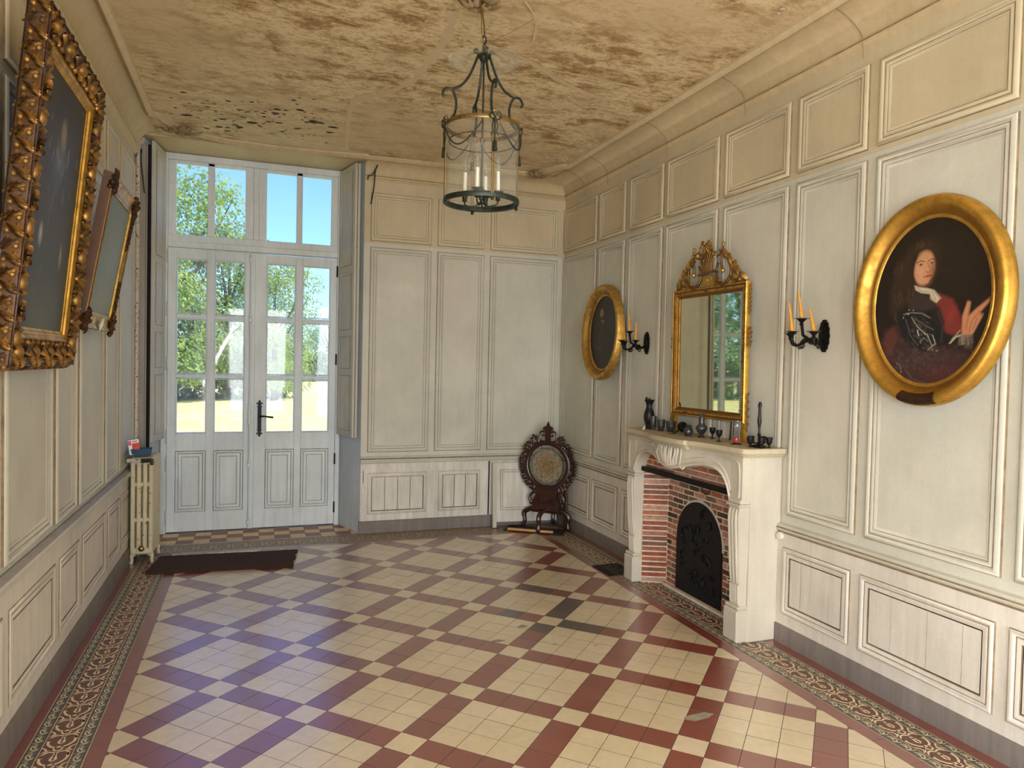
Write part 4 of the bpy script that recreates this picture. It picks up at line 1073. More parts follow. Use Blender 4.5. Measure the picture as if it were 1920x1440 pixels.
# ================================================================== gilt mirror on the shelf
MIRX = math.radians(3.2)
mr = empty('wall_mirror', (3.022,4.235,MZ), (0,0,math.radians(1.2)), 'gilded mirror with carved musical crest standing on the mantel shelf', 'mirror')
MX = Matrix.Rotation(math.radians(-0.5), 4, 'Y')   # leans back against the panelling
def mf(u, v, h): return tuple(MX @ Vector((-h, -u, v)))   # u>0 toward the camera (right in view)
HW, Z0, Z1 = .418, .125, 1.055
g = M().rings(((-HW, HW, Z0, Z1), [(0,0),(0,.030),(.005,.036),(.012,.036),(.016,.030),(.022,.028),(.038,.030),(.046,.024),(.050,.018),(.060,.016),(.062,.008),(.064,.004)]), mf, [0]*11)
g.rings(((-HW, HW, Z0, Z1), [(0,0),(.3,0)]), mf, [0])
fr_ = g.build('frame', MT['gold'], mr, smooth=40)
g = M()
def beads(pts, r, step):
    for (u0, v0), (u1, v1) in pts:
        L = math.hypot(u1-u0, v1-v0); n = int(L/step)
        for i in range(n): g.ball(mf(u0+(u1-u0)*(i+.5)/n, v0+(v1-v0)*(i+.5)/n, .031), r, 6)
i_ = .030
beads([((-HW+i_,Z0+i_),(HW-i_,Z0+i_)),((HW-i_,Z0+i_),(HW-i_,Z1-i_)),((HW-i_,Z1-i_),(-HW+i_,Z1-i_)),((-HW+i_,Z1-i_),(-HW+i_,Z0+i_))], .0065, .0145)
g.build('beading', MT['golddk'], fr_, smooth=60)
g = M().add([mf(-HW+.06,Z0+.06,.007),mf(HW-.06,Z0+.06,.007),mf(HW-.06,Z1-.06,.007),mf(-HW+.06,Z1-.06,.007)], [(0,1,2,3)]); g.build('mirror_glass', MT['mirror'], mr, smooth=0)
for u in (-HW+.025, HW-.025):
    g = M()
    P = [mf(u-.024,0,.002),mf(u+.024,0,.002),mf(u+.024,Z0+.01,.002),mf(u-.024,Z0+.01,.002),mf(u-.024,0,.03),mf(u+.024,0,.03),mf(u+.024,Z0+.01,.03),mf(u-.024,Z0+.01,.03)]
    g.add(P, [(0,1,2,3),(4,5,6,7),(0,1,5,4),(1,2,6,5),(2,3,7,6),(3,0,4,7)]); g.build('foot', MT['gold'], mr)
def acan(g, o, U, V, Nn, L, W_, curl=.5, lobes=4, nu=10, nv=6, mi=0):
    """acanthus leaf: o root, U along, V across, N out"""
    o, U, V, Nn = Vector(o), Vector(U).normalized(), Vector(V).normalized(), Vector(Nn).normalized()
    def fn(u, v):
        s_ = v*2-1; wd = W_*(.35+.65*math.sin(pi*min(1,u*.85+.12)))*(1+.22*math.sin(u*lobes*2*pi))*(1-u*.35)
        h = L*(.22*math.sin(pi*u)+curl*.25*u*u)*(1-.0*s_)+W_*.30*math.cos(s_*pi*1.5)*.5-W_*.35*s_*s_
        bend = U*(L*(u-curl*.25*u**3))
        return tuple(o+bend+V*s_*wd+Nn*h)
    g.grid(fn, nu, nv, mi)
# side husk drops
for sgn in (-1, 1):
    g = M(); u = sgn*(HW+.012)
    for k in range(7): acan(g, mf(u, Z1-.02-k*.028, .010), Vector(mf(u,0,0))-Vector(mf(u,1,0)), (0,1,0), (-1,0,0), .042, .013, .4, 2, 6, 4)
    g.build('carved_husk', MT['goldworn'], mr); g = M()
    for k in range(4): acan(g, mf(u+sgn*.006*(k%2), Z1-.30-k*.03, .012), Vector(mf(u,0,0))-Vector(mf(u,1,0)), (0,1,0), (-1,0,0), .05, .022, .6, 2, 6, 4)
    g.build('carved_husk', MT['goldworn'], mr); g = M()
    for k in range(5): acan(g, mf(u, Z0+.20-k*.05, .010), Vector(mf(u,0,0))-Vector(mf(u,1,0)), (0,1,0), (-1,0,0), .06, .013, .4, 2, 6, 4)
    g.build('carved_husk', MT['goldworn'], mr)
# crest: open carved trophy (torch of flowers between two lyre rings, leaf sprays at the corners)
g = M(); D = (-1,0,0)
def cv(pts, r, n=5, seg=7): g.tube(smoothpath([mf(u, v, h) for u, v, h in pts], n), r, seg)
zb = Z1
g.add([mf(-.075,zb,.012),mf(.075,zb,.012),mf(.05,zb+.075,.012),mf(-.05,zb+.075,.012),mf(-.075,zb,.034),mf(.075,zb,.034),mf(.05,zb+.075,.034),mf(-.05,zb+.075,.034)], [(0,1,2,3),(4,5,6,7),(0,1,5,4),(1,2,6,5),(2,3,7,6),(3,0,4,7)])
cv([(-.11,zb+.09,.03),(-.03,zb+.085,.035),(.06,zb+.10,.035),(.10,zb+.09,.03)], .009)
g.ball(mf(0,zb+.045,.036), .010, 10)
for sgn in (-1, 1):
    c = sgn*.165; R_ = .078
    g.tube([mf(c+R_*math.sin(a), zb+.088-R_*math.cos(a)*1.15, .028+.006*math.cos(2*a)) for a in [(-2.35+4.7*i/24) for i in range(25)]], [.008+.004*math.sin(pi*i/24) for i in range(25)], 7)
    cv([(c,zb+.10,.03),(c-.012*sgn,zb+.16,.035),(c+.01*sgn,zb+.22,.035),(c,zb+.265,.03)], [.008]*5+[.006]*11)
    g.ball(mf(c,zb+.095,.03), .017, 10); g.ball(mf(c,zb+.275,.03), .012, 10, sz=1.4)
    acan(g, mf(c-.02,zb+.02,.02), Vector(mf(.2*-1,0,0))-Vector(mf(.0,0,0)), (0,0,1), D, .07, .02)
    # corner leaf spray climbing
    for k, (u, v, a, L) in enumerate(((.385,.01,2.3,.09),(.34,.03,2.0,.10),(.30,.06,1.7,.10),(.255,.11,1.9,.11),(.22,.16,2.2,.10),(.19,.20,2.6,.09),(.36,.0,2.9,.08),(.30,.02,2.7,.08),(.25,.07,1.2,.07))):
        dU = Vector(mf(sgn*math.cos(a)*1.0, math.sin(a), 0))-Vector(mf(0,0,0)); dV = dU.cross(Vector(D))
        acan(g, mf(sgn*u, zb+v, .016), dU, dV, D, L*1.05, .030, .5, 3, 8, 4)
    cv([(sgn*.39,zb+.0,.02),(sgn*.33,zb+.06,.026),(sgn*.28,zb+.10,.026),(sgn*.235,zb+.17,.026),(sgn*.17,zb+.215,.026),(sgn*.09,zb+.20,.026)], .0055)
q = random.Random(4)
for k in range(7):  # quiver stems
    a = -.9+k*.3; cv([(a*.04,zb+.09,.03),(a*.06,zb+.16,.04),(a*.10,zb+.235,.035)], .008)
for k in range(26):  # flower head
    u = q.gauss(0,.045); v = zb+.245+q.gauss(0,.032); a = q.uniform(0,6.28)
    dU = Vector(mf(math.cos(a), math.sin(a), -.3))-Vector(mf(0,0,0)); acan(g, mf(u, v, .03+q.uniform(0,.015)), dU, dU.cross(Vector(D)), D, q.uniform(.03,.06), .017, .8, 2, 6, 4)
    if k % 3 == 0: g.ball(mf(u, v, .045), .008, 6)
for a in (1.2,1.45,1.75,2.0): 
    dU = Vector(mf(math.cos(a), math.sin(a), 0))-Vector(mf(0,0,0)); acan(g, mf(.02,zb+.265,.03), dU, dU.cross(Vector(D)), D, .065, .014, .3, 2)
g.build('carved_crest', MT['goldworn'], mr, smooth=60)
g = M().prism([(-.30,0),(.02,.0),(.0,.012),(-.02,.012)], lambda a,b:(b,0,a), lambda a,b:(b,.001,a))
# wedge of brown wood behind, at the mirror foot
wd = M().prism([(0,0),(.03,0),(.01,.14),(-.02,.14)], lambda a,b:(0,-a,b), lambda a,b:(.012,-a,b)).build('wood_prop', MT['frwood'], loc=(3.012,3.985,MZ), rot=(math.radians(14),0,0)); tag(wd, 'brown wooden prop behind the lower right of the mirror', 'prop')
# ================================================================== sconces with candles
def sconce(y0, label, lean, clabel):
    r = empty('wall_sconce', (3.055, y0, 1.865), label=label, cat='wall sconce')
    g = M()
    out = [(.036*math.cos(a)*(1+.07*math.cos(a*14)), .092*math.sin(a)*(1+.03*math.cos(a*14))) for a in [2*pi*k/56 for k in range(56)]]
    g.prism(out, lambda a,b: (-.012, a, b), lambda a,b: (.0, a, b)); g.prism([(a*.72,b*.80) for a,b in out], lambda a,b: (-.022, a, b), lambda a,b: (-.01, a, b))
    for k in range(7): g.ball((-.022, 0, -.06+k*.02), .008, 6)
    g.build('backplate', MT['iron'], r)
    spots = [(-.235,.0,.0),(-.16,.095,-.005),(-.16,-.085,.0),(-.165,.005,.075)]
    for k, (x, y, z) in enumerate(spots):
        g = M()
        if k < 3: g.tube(smoothpath([(-.02,0,-.02),(-.07,y*.25,-.045),(-.10,y*.5,-.02),(x*.75,y*.75,-.055),(x*.93,y*.95,-.05),(x,y,-.015)],5), [.0075]*26, 7); g.tube(smoothpath([(x*.8,y*.8,-.053),(x*.7,y*.8,-.075),(x*.62,y*.7,-.060),(x*.66,y*.72,-.05)],4), .004, 5)
        else: g.tube([(-.10,0,-.03),(-.155,.003,.0),(-.165,.005,.07)], .009, 7); g.ball((-.10,0,-.03), .02, 8)
        a_ = g.build('arm', MT['iron'], r)
        g = M().lathe([(.004,-.022),(.012,-.016),(.008,-.006),(.016,.004),(.026,.012),(.022,.012),(.0,.010)], (x,y,z), 12); g.build('socket', MT['iron'], a_)
        g = M().lathe([(.010,.011),(.040,.017),(.041,.019),(.010,.014)], (x,y,z), 20); g.build('drip_pan', MT['pewter'], a_)
    for k, ((x, y, z), (ly, lx, L)) in enumerate(zip(spots, lean)):
        g = M(); n = 8; q = random.Random(k+3)
        g.tube([(lx*L*(i/n)**1.2, ly*L*(i/n)**1.2, L*i/n) for i in range(n+1)], [.0125*(1-.72*i/n)*(1+q.uniform(-.06,.06)) for i in range(n+1)], 9)
        c = g.build('candle', MT['wax'], loc=(3.055+x, y0+y, 1.865+z+.015)); tag(c, clabel[k], 'candle')
sconce(3.20, 'black iron wall sconce with four candle arms between the mirror and the large oval portrait', [(.18,0,.165),(.03,0,.145),(.30,0,.135),(.22,0,.165)],
 ['leaning ochre candle on the front arm of the sconce right of the mirror','upright ochre candle on the far arm of the sconce right of the mirror','ochre candle leaning away on the near arm of the sconce right of the mirror','tallest ochre candle raised on the centre of the sconce right of the mirror'])
sconce(5.15, 'black iron wall sconce with four candle arms between the small oval portrait and the mirror', [(.30,0,.165),(.12,0,.165),(-.02,0,.150),(.20,0,.165)],
 ['leaning ochre candle on the front arm of the sconce left of the mirror','ochre candle on the far arm of the sconce left of the mirror','upright ochre candle on the near arm of the sconce left of the mirror','ochre candle raised on the centre of the sconce left of the mirror'])

# ================================================================== hanging lantern
LX, LY, LZ = 1.08, 3.50, 2.495
la = empty('hanging_lantern', (LX, LY, LZ), (0,0,math.radians(24)), 'large glass cylinder lantern with bronze rings hanging from the ceiling', 'lantern')
GR = .186
g = M().lathe([(GR,.0),(GR,.375)], seg=48); g.build('glass_cylinder', MT['glass'], la, smooth=60)
g = M().lathe([(GR-.012,-.012),(GR+.006,-.014),(GR+.010,-.004),(GR+.008,.010),(GR-.004,.014),(GR-.012,.010),(GR-.012,-.012)], seg=48)
for a in (-2.0,-.45,1.1,2.7): g.ball((GR*1.02*math.cos(a),GR*1.02*math.sin(a),-.022), .010, 8)
g.build('bottom_ring', MT['bronze'], la)
g = M().lathe([(GR-.003,.365),(GR+.006,.364),(GR+.008,.372),(GR+.006,.384),(GR-.003,.384),(GR-.003,.365)], seg=48); g.build('top_ring', MT['brass'], la)
g = M().lathe([(GR-.020,.30),(GR-.014,.298),(GR-.014,.304),(GR-.020,.30)], seg=40); g.build('inner_ring', MT['bronze'], la)
for a in (-2.0,-.45,1.1,2.7):
    c, s_ = math.cos(a), math.sin(a); g = M()
    for q in (-.005, .005): g.tube([((GR+.006)*c-s_*q,(GR+.006)*s_+c*q,0),((GR+.006)*c-s_*q,(GR+.006)*s_+c*q,.39)], .0032, 6)
    g.ball(((GR+.006)*c,(GR+.006)*s_,.402), .011, 10); g.build('post', MT['brass'], la)
    g = M(); P = [(1.03*GR,.42),(GR*.80,.475),(GR*.86,.53),(GR*.98,.545),(GR*1.10,.525),(GR*1.06,.510)]
    g.tube(smoothpath([(r*c,r*s_,z) for r,z in ((GR*.98,.385),(GR*.80,.425),(GR*.76,.490),(GR*.88,.545),(GR*1.06,.548),(GR*1.14,.520),(GR*1.09,.505))],5), .0066, 7)
    g.tube(smoothpath([(r*c,r*s_,z) for r,z in ((GR*.90,.547),(GR*.62,.575),(GR*.40,.63),(GR*.24,.70),(GR*.16,.745),(GR*.22,.765),(GR*.30,.755))],5), .0066, 7)
    g.build('scroll_arm', MT['bronze'], la)
# bows, swags and tassels round the top ring
for k in range(4):
    a0 = -2.0+k*1.5708*.985+.12; g = M()
    def rp(a, z, d=.012): return ((GR+d)*math.cos(a), (GR+d)*math.sin(a), z)
    g.tube(smoothpath([rp(a0+.02+t_*1.2, .345-.105*math.sin(pi*t_)) for t_ in [i/6 for i in range(7)]],3), .0035, 6)
    ac = a0-.10
    for sg in (-1,1): g.tube(smoothpath([rp(ac,.375),rp(ac+sg*.09,.395,.02),rp(ac+sg*.14,.37,.02),rp(ac+sg*.05,.355,.016),rp(ac,.37)],4), .004, 6); g.tube(smoothpath([rp(ac,.37),rp(ac+sg*.07,.33),rp(ac+sg*.05,.30),rp(ac+sg*.10,.28)],3), .003, 5)
    g.tube([rp(ac,.36),rp(ac,.26)], .004, 6); g.lathe([(.003,.0),(.010,-.01),(.012,-.04),(.014,-.055),(0,-.058)], rp(ac,.26), 8)
    g.build('swag', MT['bronze'], la)
g = M().lathe([(.0,.70),(.020,.712),(.028,.73),(.020,.75),(.010,.775),(.012,.79),(.004,.80)], seg=16)
g.tube([(.0,0,.80),(.012,0,.815),(.010,0,.835),(-.006,0,.838),(-.010,0,.825)], .004, 6); g.build('crown', MT['bronze'], la)
g = M(); g.tube([(0,0,.72),(0,0,.33)], .005, 8); g.tube([(0,0,.33),(.014,0,.315),(0,0,.275),(-.014,0,.315),(0,0,.33)], .003, 6); g.tube([(0,0,.275),(0,0,.04)], .006, 8)
g.lathe([(0,-.02),(.010,-.012),(.014,.01),(.030,.03),(.012,.045),(.008,.06)], (0,0,.02), 14); g.build('stem', MT['bronze'], la)
g = M().lathe([(.018,.735),(.045,.742),(.075,.728),(.10,.708),(.14,.700),(.182,.708),(.184,.711),(.14,.704),(.10,.712),(.075,.732),(.045,.746),(.018,.739)], seg=40); g.build('smoke_bell', MT['glass'], la, smooth=60)
for k in range(4):
    a = .6+k*pi/2; x, y = .088*math.cos(a), .088*math.sin(a); g = M()
    g.tube(smoothpath([(0,0,.0),(x*.4,y*.4,-.025),(x*.9,y*.9,-.02),(x,y,.0)],5), .0045, 6); g.lathe([(.005,0),(.013,.004),(.012,.018),(.015,.03),(.015,.040),(.010,.042)], (x,y,.0), 12)
    g.lathe([(.008,.040),(.028,.044),(.029,.048),(.008,.046)], (x,y,.0), 16); ar_ = g.build('candle_arm', MT['bronze'], la)
    M().tube([(x,y,.042),(x*.98,y*.98,.150)], [.0105,.0095], 12).build('candle_tube', MT['white'], ar_)
    b = M().lathe([(.006,0),(.011,.012),(.014,.028),(.012,.046),(.006,.066),(.001,.080)], (x*.98,y*.98,.151), 12).build('bulb', MT['bulb'], ar_)
rp_ = M().tube(smoothpath([(0,0,.84),(.004,.01,.90),(-.003,.02,.97),(.0,.035,1.02),(.0,.05,1.075)],6), .0042, 7)
rp_.tube(smoothpath([(-.012,0,.80),(-.02,.0,.86),(-.014,.01,.92),(-.004,.03,.98),(-.004,.04,1.07)],6), .0022, 6)
rp_.build('hanging_cord', MT['brass'], la)

# ================================================================== pictures: paint laid on in soft strokes
class Paint:
    def __init__(s, X, Y, base): s.X, s.Y = X, Y; s.c = np.tile(np.array(s2l(base)[:3]), (len(X), 1))
    def _m(s, a, col): s.c += (np.array(s2l(col)[:3])-s.c)*a[:, None]
    def blob(s, cx, cy, rx, ry, col, a=1, soft=.35, rot=0):
        r = math.radians(rot); dx, dy = s.X-cx, s.Y-cy; u = (dx*math.cos(r)+dy*math.sin(r))/rx; v = (-dx*math.sin(r)+dy*math.cos(r))/ry
        d = np.sqrt(u*u+v*v); s._m(np.clip((1-d)/soft, 0, 1)*a, col)
    def line(s, pts, w, col, a=1):
        D = np.full(len(s.X), 1e9)
        for (x0, y0), (x1, y1) in zip(pts, pts[1:]):
            dx, dy = x1-x0, y1-y0; t_ = np.clip(((s.X-x0)*dx+(s.Y-y0)*dy)/(dx*dx+dy*dy+1e-9), 0, 1)
            D = np.minimum(D, np.hypot(s.X-x0-t_*dx, s.Y-y0-t_*dy))
        s._m(np.clip(1.4-D/w, 0, 1)*a, col)
    def poly(s, pts, col, a=1, soft=6):
        X, Y = s.X, s.Y; ins = np.zeros(len(X), bool); D = np.full(len(X), 1e9)
        for i in range(len(pts)):
            x0, y0 = pts[i-1]; x1, y1 = pts[i]
            c = ((y0 > Y) != (y1 > Y)); xi = (x1-x0)*(Y-y0)/((y1-y0) or 1e-9)+x0; ins ^= c & (X < xi)
            dx, dy = x1-x0, y1-y0; t_ = np.clip(((X-x0)*dx+(Y-y0)*dy)/(dx*dx+dy*dy+1e-9), 0, 1); D = np.minimum(D, np.hypot(X-x0-t_*dx, Y-y0-t_*dy))
        s._m(np.clip(np.where(ins, D, -D)/soft+.5, 0, 1)*a, col)
    def speck(s, n, cx, cy, rx, ry, col, r, a, seed=1, ang=None):
        q = random.Random(seed)
        for k in range(n): s.blob(cx+q.gauss(0,1)*rx*.5, cy+q.gauss(0,1)*ry*.5, r*q.uniform(.5,2.2), r*q.uniform(.4,1), col, a*q.uniform(.3,1), .8, ang if ang is not None else q.uniform(0,180))
def oval_canvas(parent, a, b, fn, px, nr=84, ns=220):
    """px maps plane (u right, v up; in half-axis units) to painting coordinates"""
    U = [0.0]; V = [0.0]
    for i in range(1, nr+1):
        for k in range(ns): t_ = 2*pi*k/ns; U.append(i/nr*math.cos(t_)); V.append(i/nr*math.sin(t_))
    U = np.array(U); V = np.array(V); P = fn(*px(U, V))
    g = M(); g.v = [(-.012, -u*a, v*b) for u, v in zip(U, V)]
    for k in range(ns): g.f.append((0, 1+k, 1+(k+1) % ns))
    for i in range(1, nr):
        o = 1+(i-1)*ns; o2 = o+ns
        for k in range(ns): l = (k+1) % ns; g.f.append((o+k, o2+k, o2+l, o+l))
    g.m = [0]*len(g.f)
    col = np.concatenate([P.c, np.ones((len(U),1))], 1)
    return g.build('canvas', MT['canvas'], parent, smooth=60, col=col)
def oval_frame(parent, a, b, prof, m, seg=96, chip=None):
    g = M(); n = len(prof)
    for k in range(seg):
        t_ = 2*pi*k/seg
        for d, h in prof: g.v.append((-h, -(a+d)*math.cos(t_), (b+d)*math.sin(t_)))
    for k in range(seg):
        l = (k+1) % seg
        for q in range(n-1): g.f.append((k*n+q, k*n+q+1, l*n+q+1, l*n+q)); g.m.append(0)
    return g.build('oval_frame', m, parent, smooth=50, recalc=True)
def portrait1(X, Y):
    p = Paint(X, Y, (30,22,16)); q = random.Random(3)
    p.blob(1000,420,330,260,(42,31,22),.8,1); p.blob(1110,540,160,210,(38,28,20),.7,1)
    p.speck(160,950,500,330,330,(56,44,32),18,.18,2)
    p.poly([(760,470),(800,370),(880,330),(950,335),(985,400),(985,520),(940,610),(880,640),(850,740),(780,800),(715,760),(700,640),(730,540)], (52,37,24), .95, 40)   # long wig
    for k in range(26): x = q.uniform(720,860); y = q.uniform(430,760); p.line([(x,y),(x+q.uniform(-22,8),y+30),(x+q.uniform(-12,20),y+62)], 3.2, q.choice([(78,58,38),(94,72,48),(36,26,18)]), .5)
    for k in range(10): x = q.uniform(850,960); p.line([(x,345+q.uniform(-6,20)),(x+q.uniform(-25,25),375+q.uniform(0,20))], 3, (84,62,40), .5)
    p.poly([(640,960),(690,870),(760,830),(900,860),(1010,960),(1180,1000),(1200,1100),(1120,1200),(900,1220),(720,1130)], (62,40,36), .9, 40)      # drapery
    p.poly([(1000,660),(1080,700),(1130,800),(1150,900),(1080,900),(1010,860),(970,760)], (116,46,38), .95, 22); p.blob(1075,790,42,75,(140,52,44),.6,.9,20)
    p.poly([(690,880),(740,840),(770,900),(740,1010),(690,1000)], (96,48,40), .7, 26); p.blob(1030,1120,160,70,(84,36,36),.7,1,-10)
    p.poly([(760,760),(820,700),(940,700),(1010,740),(1045,830),(1040,950),(960,1000),(860,970),(790,900)], (26,25,25), .95, 20)     # breastplate
    p.poly([(820,690),(880,640),(960,680),(1000,740),(920,760),(830,740)], (58,46,42), .8, 16)
    for pts, c, a_ in (([(800,770),(850,762),(910,770),(960,800)],(160,150,130),.7),([(815,800),(850,900),(900,960)],(110,104,94),.6),([(850,790),(890,850),(950,900),(980,960)],(190,180,158),.6),([(870,800),(930,840),(985,870)],(130,124,112),.5),([(980,900),(1000,950),(960,985)],(210,200,180),.6),([(890,870),(900,900)],(230,225,210),.8),([(1000,760),(1035,850),(1030,940)],(70,66,62),.7)): p.line(pts, 3.2, c, a_*.8)
    for x, y in ((820,765),(832,745),(858,748),(800,790),(985,985),(1010,992),(830,770)): p.blob(x,y,5,5,(210,200,175),.9,.8)
    # face
    p.blob(908,505,66,112,(196,142,104),1,.22,4); p.blob(885,520,36,88,(206,156,118),.6,.9,4); p.blob(958,520,26,80,(120,76,50),.75,.9,4); p.blob(905,425,48,34,(188,136,98),.6,.8)
    p.blob(868,545,22,24,(206,120,90),.6,1); p.blob(940,545,18,22,(176,98,70),.5,1)
    p.line([(862,468),(884,458),(906,466)],3.4,(70,42,26),.9); p.line([(930,466),(948,455),(966,460)],3.4,(70,42,26),.9)
    for x in (886,950): p.blob(x,484,15,6.5,(170,150,125),.9,.5); p.blob(x+1,484,6,6,(34,22,16),1,.5); p.line([(x-15,481),(x,476),(x+14,481)],2.2,(60,34,22),.9); p.line([(x-13,493),(x,496),(x+12,492)],2,(150,96,66),.6)
    p.line([(926,472),(934,500),(940,518)],4,(150,98,66),.6); p.blob(930,516,15,11,(210,150,112),.8,.8); p.line([(916,526),(930,531),(943,526)],2.8,(112,58,38),.8)
    p.line([(908,556),(926,551),(936,553),(952,550)],3.6,(150,54,44),.95); p.blob(930,562,17,6,(190,96,80),.9,.7); p.line([(905,557),(955,553)],1.8,(90,32,24),.8)
    p.blob(925,590,22,13,(196,142,106),.7,.9); p.line([(862,580),(890,610),(930,618),(962,590)],5,(110,66,42),.6)
    p.poly([(855,560),(866,600),(858,620),(840,560),(846,470),(868,400),(840,420),(825,500)], (40,27,18), .8, 12)
    # cravat
    p.poly([(855,600),(880,612),(935,625),(975,640),(1015,690),(990,715),(955,690),(950,660),(900,650),(865,630)], (196,184,156), .95, 9)
    for pts in ([(960,640),(985,700)],[(975,645),(1010,695)],[(945,655),(975,712)],[(870,615),(900,640),(940,645)]): p.line(pts, 3, (120,108,88), .6)
    # hand and cuff
    p.poly([(1140,890),(1138,800),(1160,718),(1178,724),(1172,800),(1200,770),(1270,712),(1272,730),(1225,790),(1245,800),(1200,900),(1160,930)], (190,128,92), .95, 9)
    for pts in ([(1172,760),(1166,830),(1160,880)],[(1225,780),(1190,830),(1178,890)],[(1215,820),(1195,880)]): p.line(pts, 3, (126,76,50), .7)
    p.speck(70,900,870,60,80,(120,114,102),7,.35,21,50); p.speck(40,935,900,40,60,(190,182,164),5,.4,22,60); p.line([(1080,950),(1110,915),(1140,905)],5,(190,180,150),.8); p.line([(1090,930),(1130,880)],3.5,(170,160,130),.7); p.poly([(1135,905),(1200,905),(1200,985),(1160,980)], (86,70,62), .8, 12)
    for k in range(14): x = q.uniform(1120,1195); p.line([(x,905),(x+q.uniform(-6,12),960)], 2.4, (150,134,116), .45)
    p.speck(220,900,1040,230,110,(98,84,76),13,.25,8); p.line([(770,1060),(800,1080),(805,1120)],3,(150,140,120),.6); p.line([(830,1100),(880,1160),(960,1180)],4,(110,96,86),.4); p.line([(1200,990),(1195,1050)],3,(150,80,70),.5)
    return p
def portrait2(X, Y):
    p = Paint(X, Y, (34,26,20)); p.speck(120,250,620,110,220,(48,38,28),14,.25,4)
    p.poly([(195,560),(215,470),(240,455),(265,490),(275,560),(240,590)], (30,20,14), .9, 14)
    p.poly([(175,780),(190,620),(225,560),(285,570),(320,700),(325,800),(260,850)], (24,20,18), .9, 22)
    p.blob(232,510,15,34,(160,116,86),1,.6); p.blob(240,520,9,30,(120,76,52),.7,1); p.blob(226,505,3.5,2.2,(40,24,16),.9,.6); p.blob(240,504,3,2,(40,24,16),.9,.6); p.line([(232,508),(234,520)],1.5,(140,88,60),.7); p.line([(226,531),(238,531)],1.6,(120,50,40),.8)
    p.poly([(228,552),(250,556),(248,580),(236,575)], (120,108,88), .7, 5); p.line([(200,720),(230,735)],4,(120,84,60),.6); p.line([(235,600),(225,680),(240,760)],5,(60,48,38),.6)
    return p
OVP = [(.0,.010),(-.006,.014),(.0,.020),(.010,.022),(.014,.018),(.022,.020),(.034,.030),(.050,.050),(.064,.062),(.078,.066),(.090,.062),(.097,.050),(.100,.036),(.104,.030),(.104,.0),(.10,-.002)]
op = empty('oval_portrait', (3.030,2.512,2.010), (0,math.radians(2.0),0), 'large gilt oval portrait of a long-haired gentleman in armour, nearest on the right wall', 'portrait')
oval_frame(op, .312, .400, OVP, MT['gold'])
oval_canvas(op, .316, .404, portrait1, lambda U, V: (947+343*U, 700-493*V))
def pl_(u, v):
    t_ = -pi/2+(u-.5)*.52*(1-.12*abs(v-.5)); d = .044+.056*v; h = np.interp(d, [a for a, b in OVP[:14]], [b for a, b in OVP[:14]])+.005
    return (-float(h), -(.312+d)*math.cos(t_), (.40+d)*math.sin(t_))
g = M().grid(pl_, 14, 8); g.build('name_plate', MT['carvedk'], op)
op2 = empty('oval_portrait', (3.012,5.83,1.975), (math.radians(-3),math.radians(2.6),0), 'smaller worn gilt oval portrait of a dark figure, far end of the right wall', 'portrait')
OV2 = [(a*.95, h*1.1) for a, h in OVP]
oval_frame(op2, .268, .340, OV2, MT['goldworn'])
oval_canvas(op2, .272, .344, portrait2, lambda U, V: (250+88*U, 634-230*V), 60, 150)

# big carved gilt frame and smaller damaged frame on the left wall: local x out of the wall, y along, z up
def leanframe(name, loc, tilt, label, cat): return empty(name, loc, (0, tilt, 0), label, cat)
def lmap(u, v, h): return (h, u, v)
W1_, H1_ = .66, 1.04      # sight size
b1 = leanframe('painting', (-.862,3.20,1.770), math.radians(5.6), 'large dark painting in a heavy carved gilt frame leaning from the left wall', 'painting')
def rectcanvas(parent, W_, H_, fn, m, nx=60, ny=90):
    U, V = np.meshgrid(np.linspace(0,1,nx+1), np.linspace(0,1,ny+1), indexing='ij'); U = U.ravel(); V = V.ravel(); P = fn(U*100, V*100)
    g = M(); g.v = [(0, u*W_, v*H_) for u, v in zip(U, V)]
    g.f = [(i*(ny+1)+j, (i+1)*(ny+1)+j, (i+1)*(ny+1)+j+1, i*(ny+1)+j+1) for i in range(nx) for j in range(ny)]; g.m = [0]*len(g.f)
    return g.build('canvas', m, parent, smooth=60, col=np.concatenate([P.c, np.ones((len(U),1))], 1))
def paintA(X, Y):
    p = Paint(X, Y, (62,58,46)); p.blob(50,50,60,60,(74,70,56),.7,1); p.blob(50,5,60,22,(98,100,72),.7,1); p.blob(45,96,60,20,(44,42,38),.7,1)
    p.blob(52,80,9,8,(150,136,92),.8,.8); p.blob(50,68,16,9,(130,140,142),.45,1,20); p.speck(50,52,64,26,22,(168,178,184),2.4,.35,6,70)
    p.poly([(35,62),(62,66),(72,30),(66,8),(30,8),(26,34)], (70,66,54), .6, 10); p.blob(26,37,5,6,(196,196,180),.7,.8); p.blob(76,32,4,7,(170,150,96),.75,.8,10)
    p.speck(60,50,40,40,50,(96,94,80),3,.25,9,88); return p
glossy = attrmat('varnished oil paint', .55, .10, 60, spec=.35, coat=.06, crough=.45, bs=.12)
rectcanvas(b1, W1_, H1_, paintA, glossy)
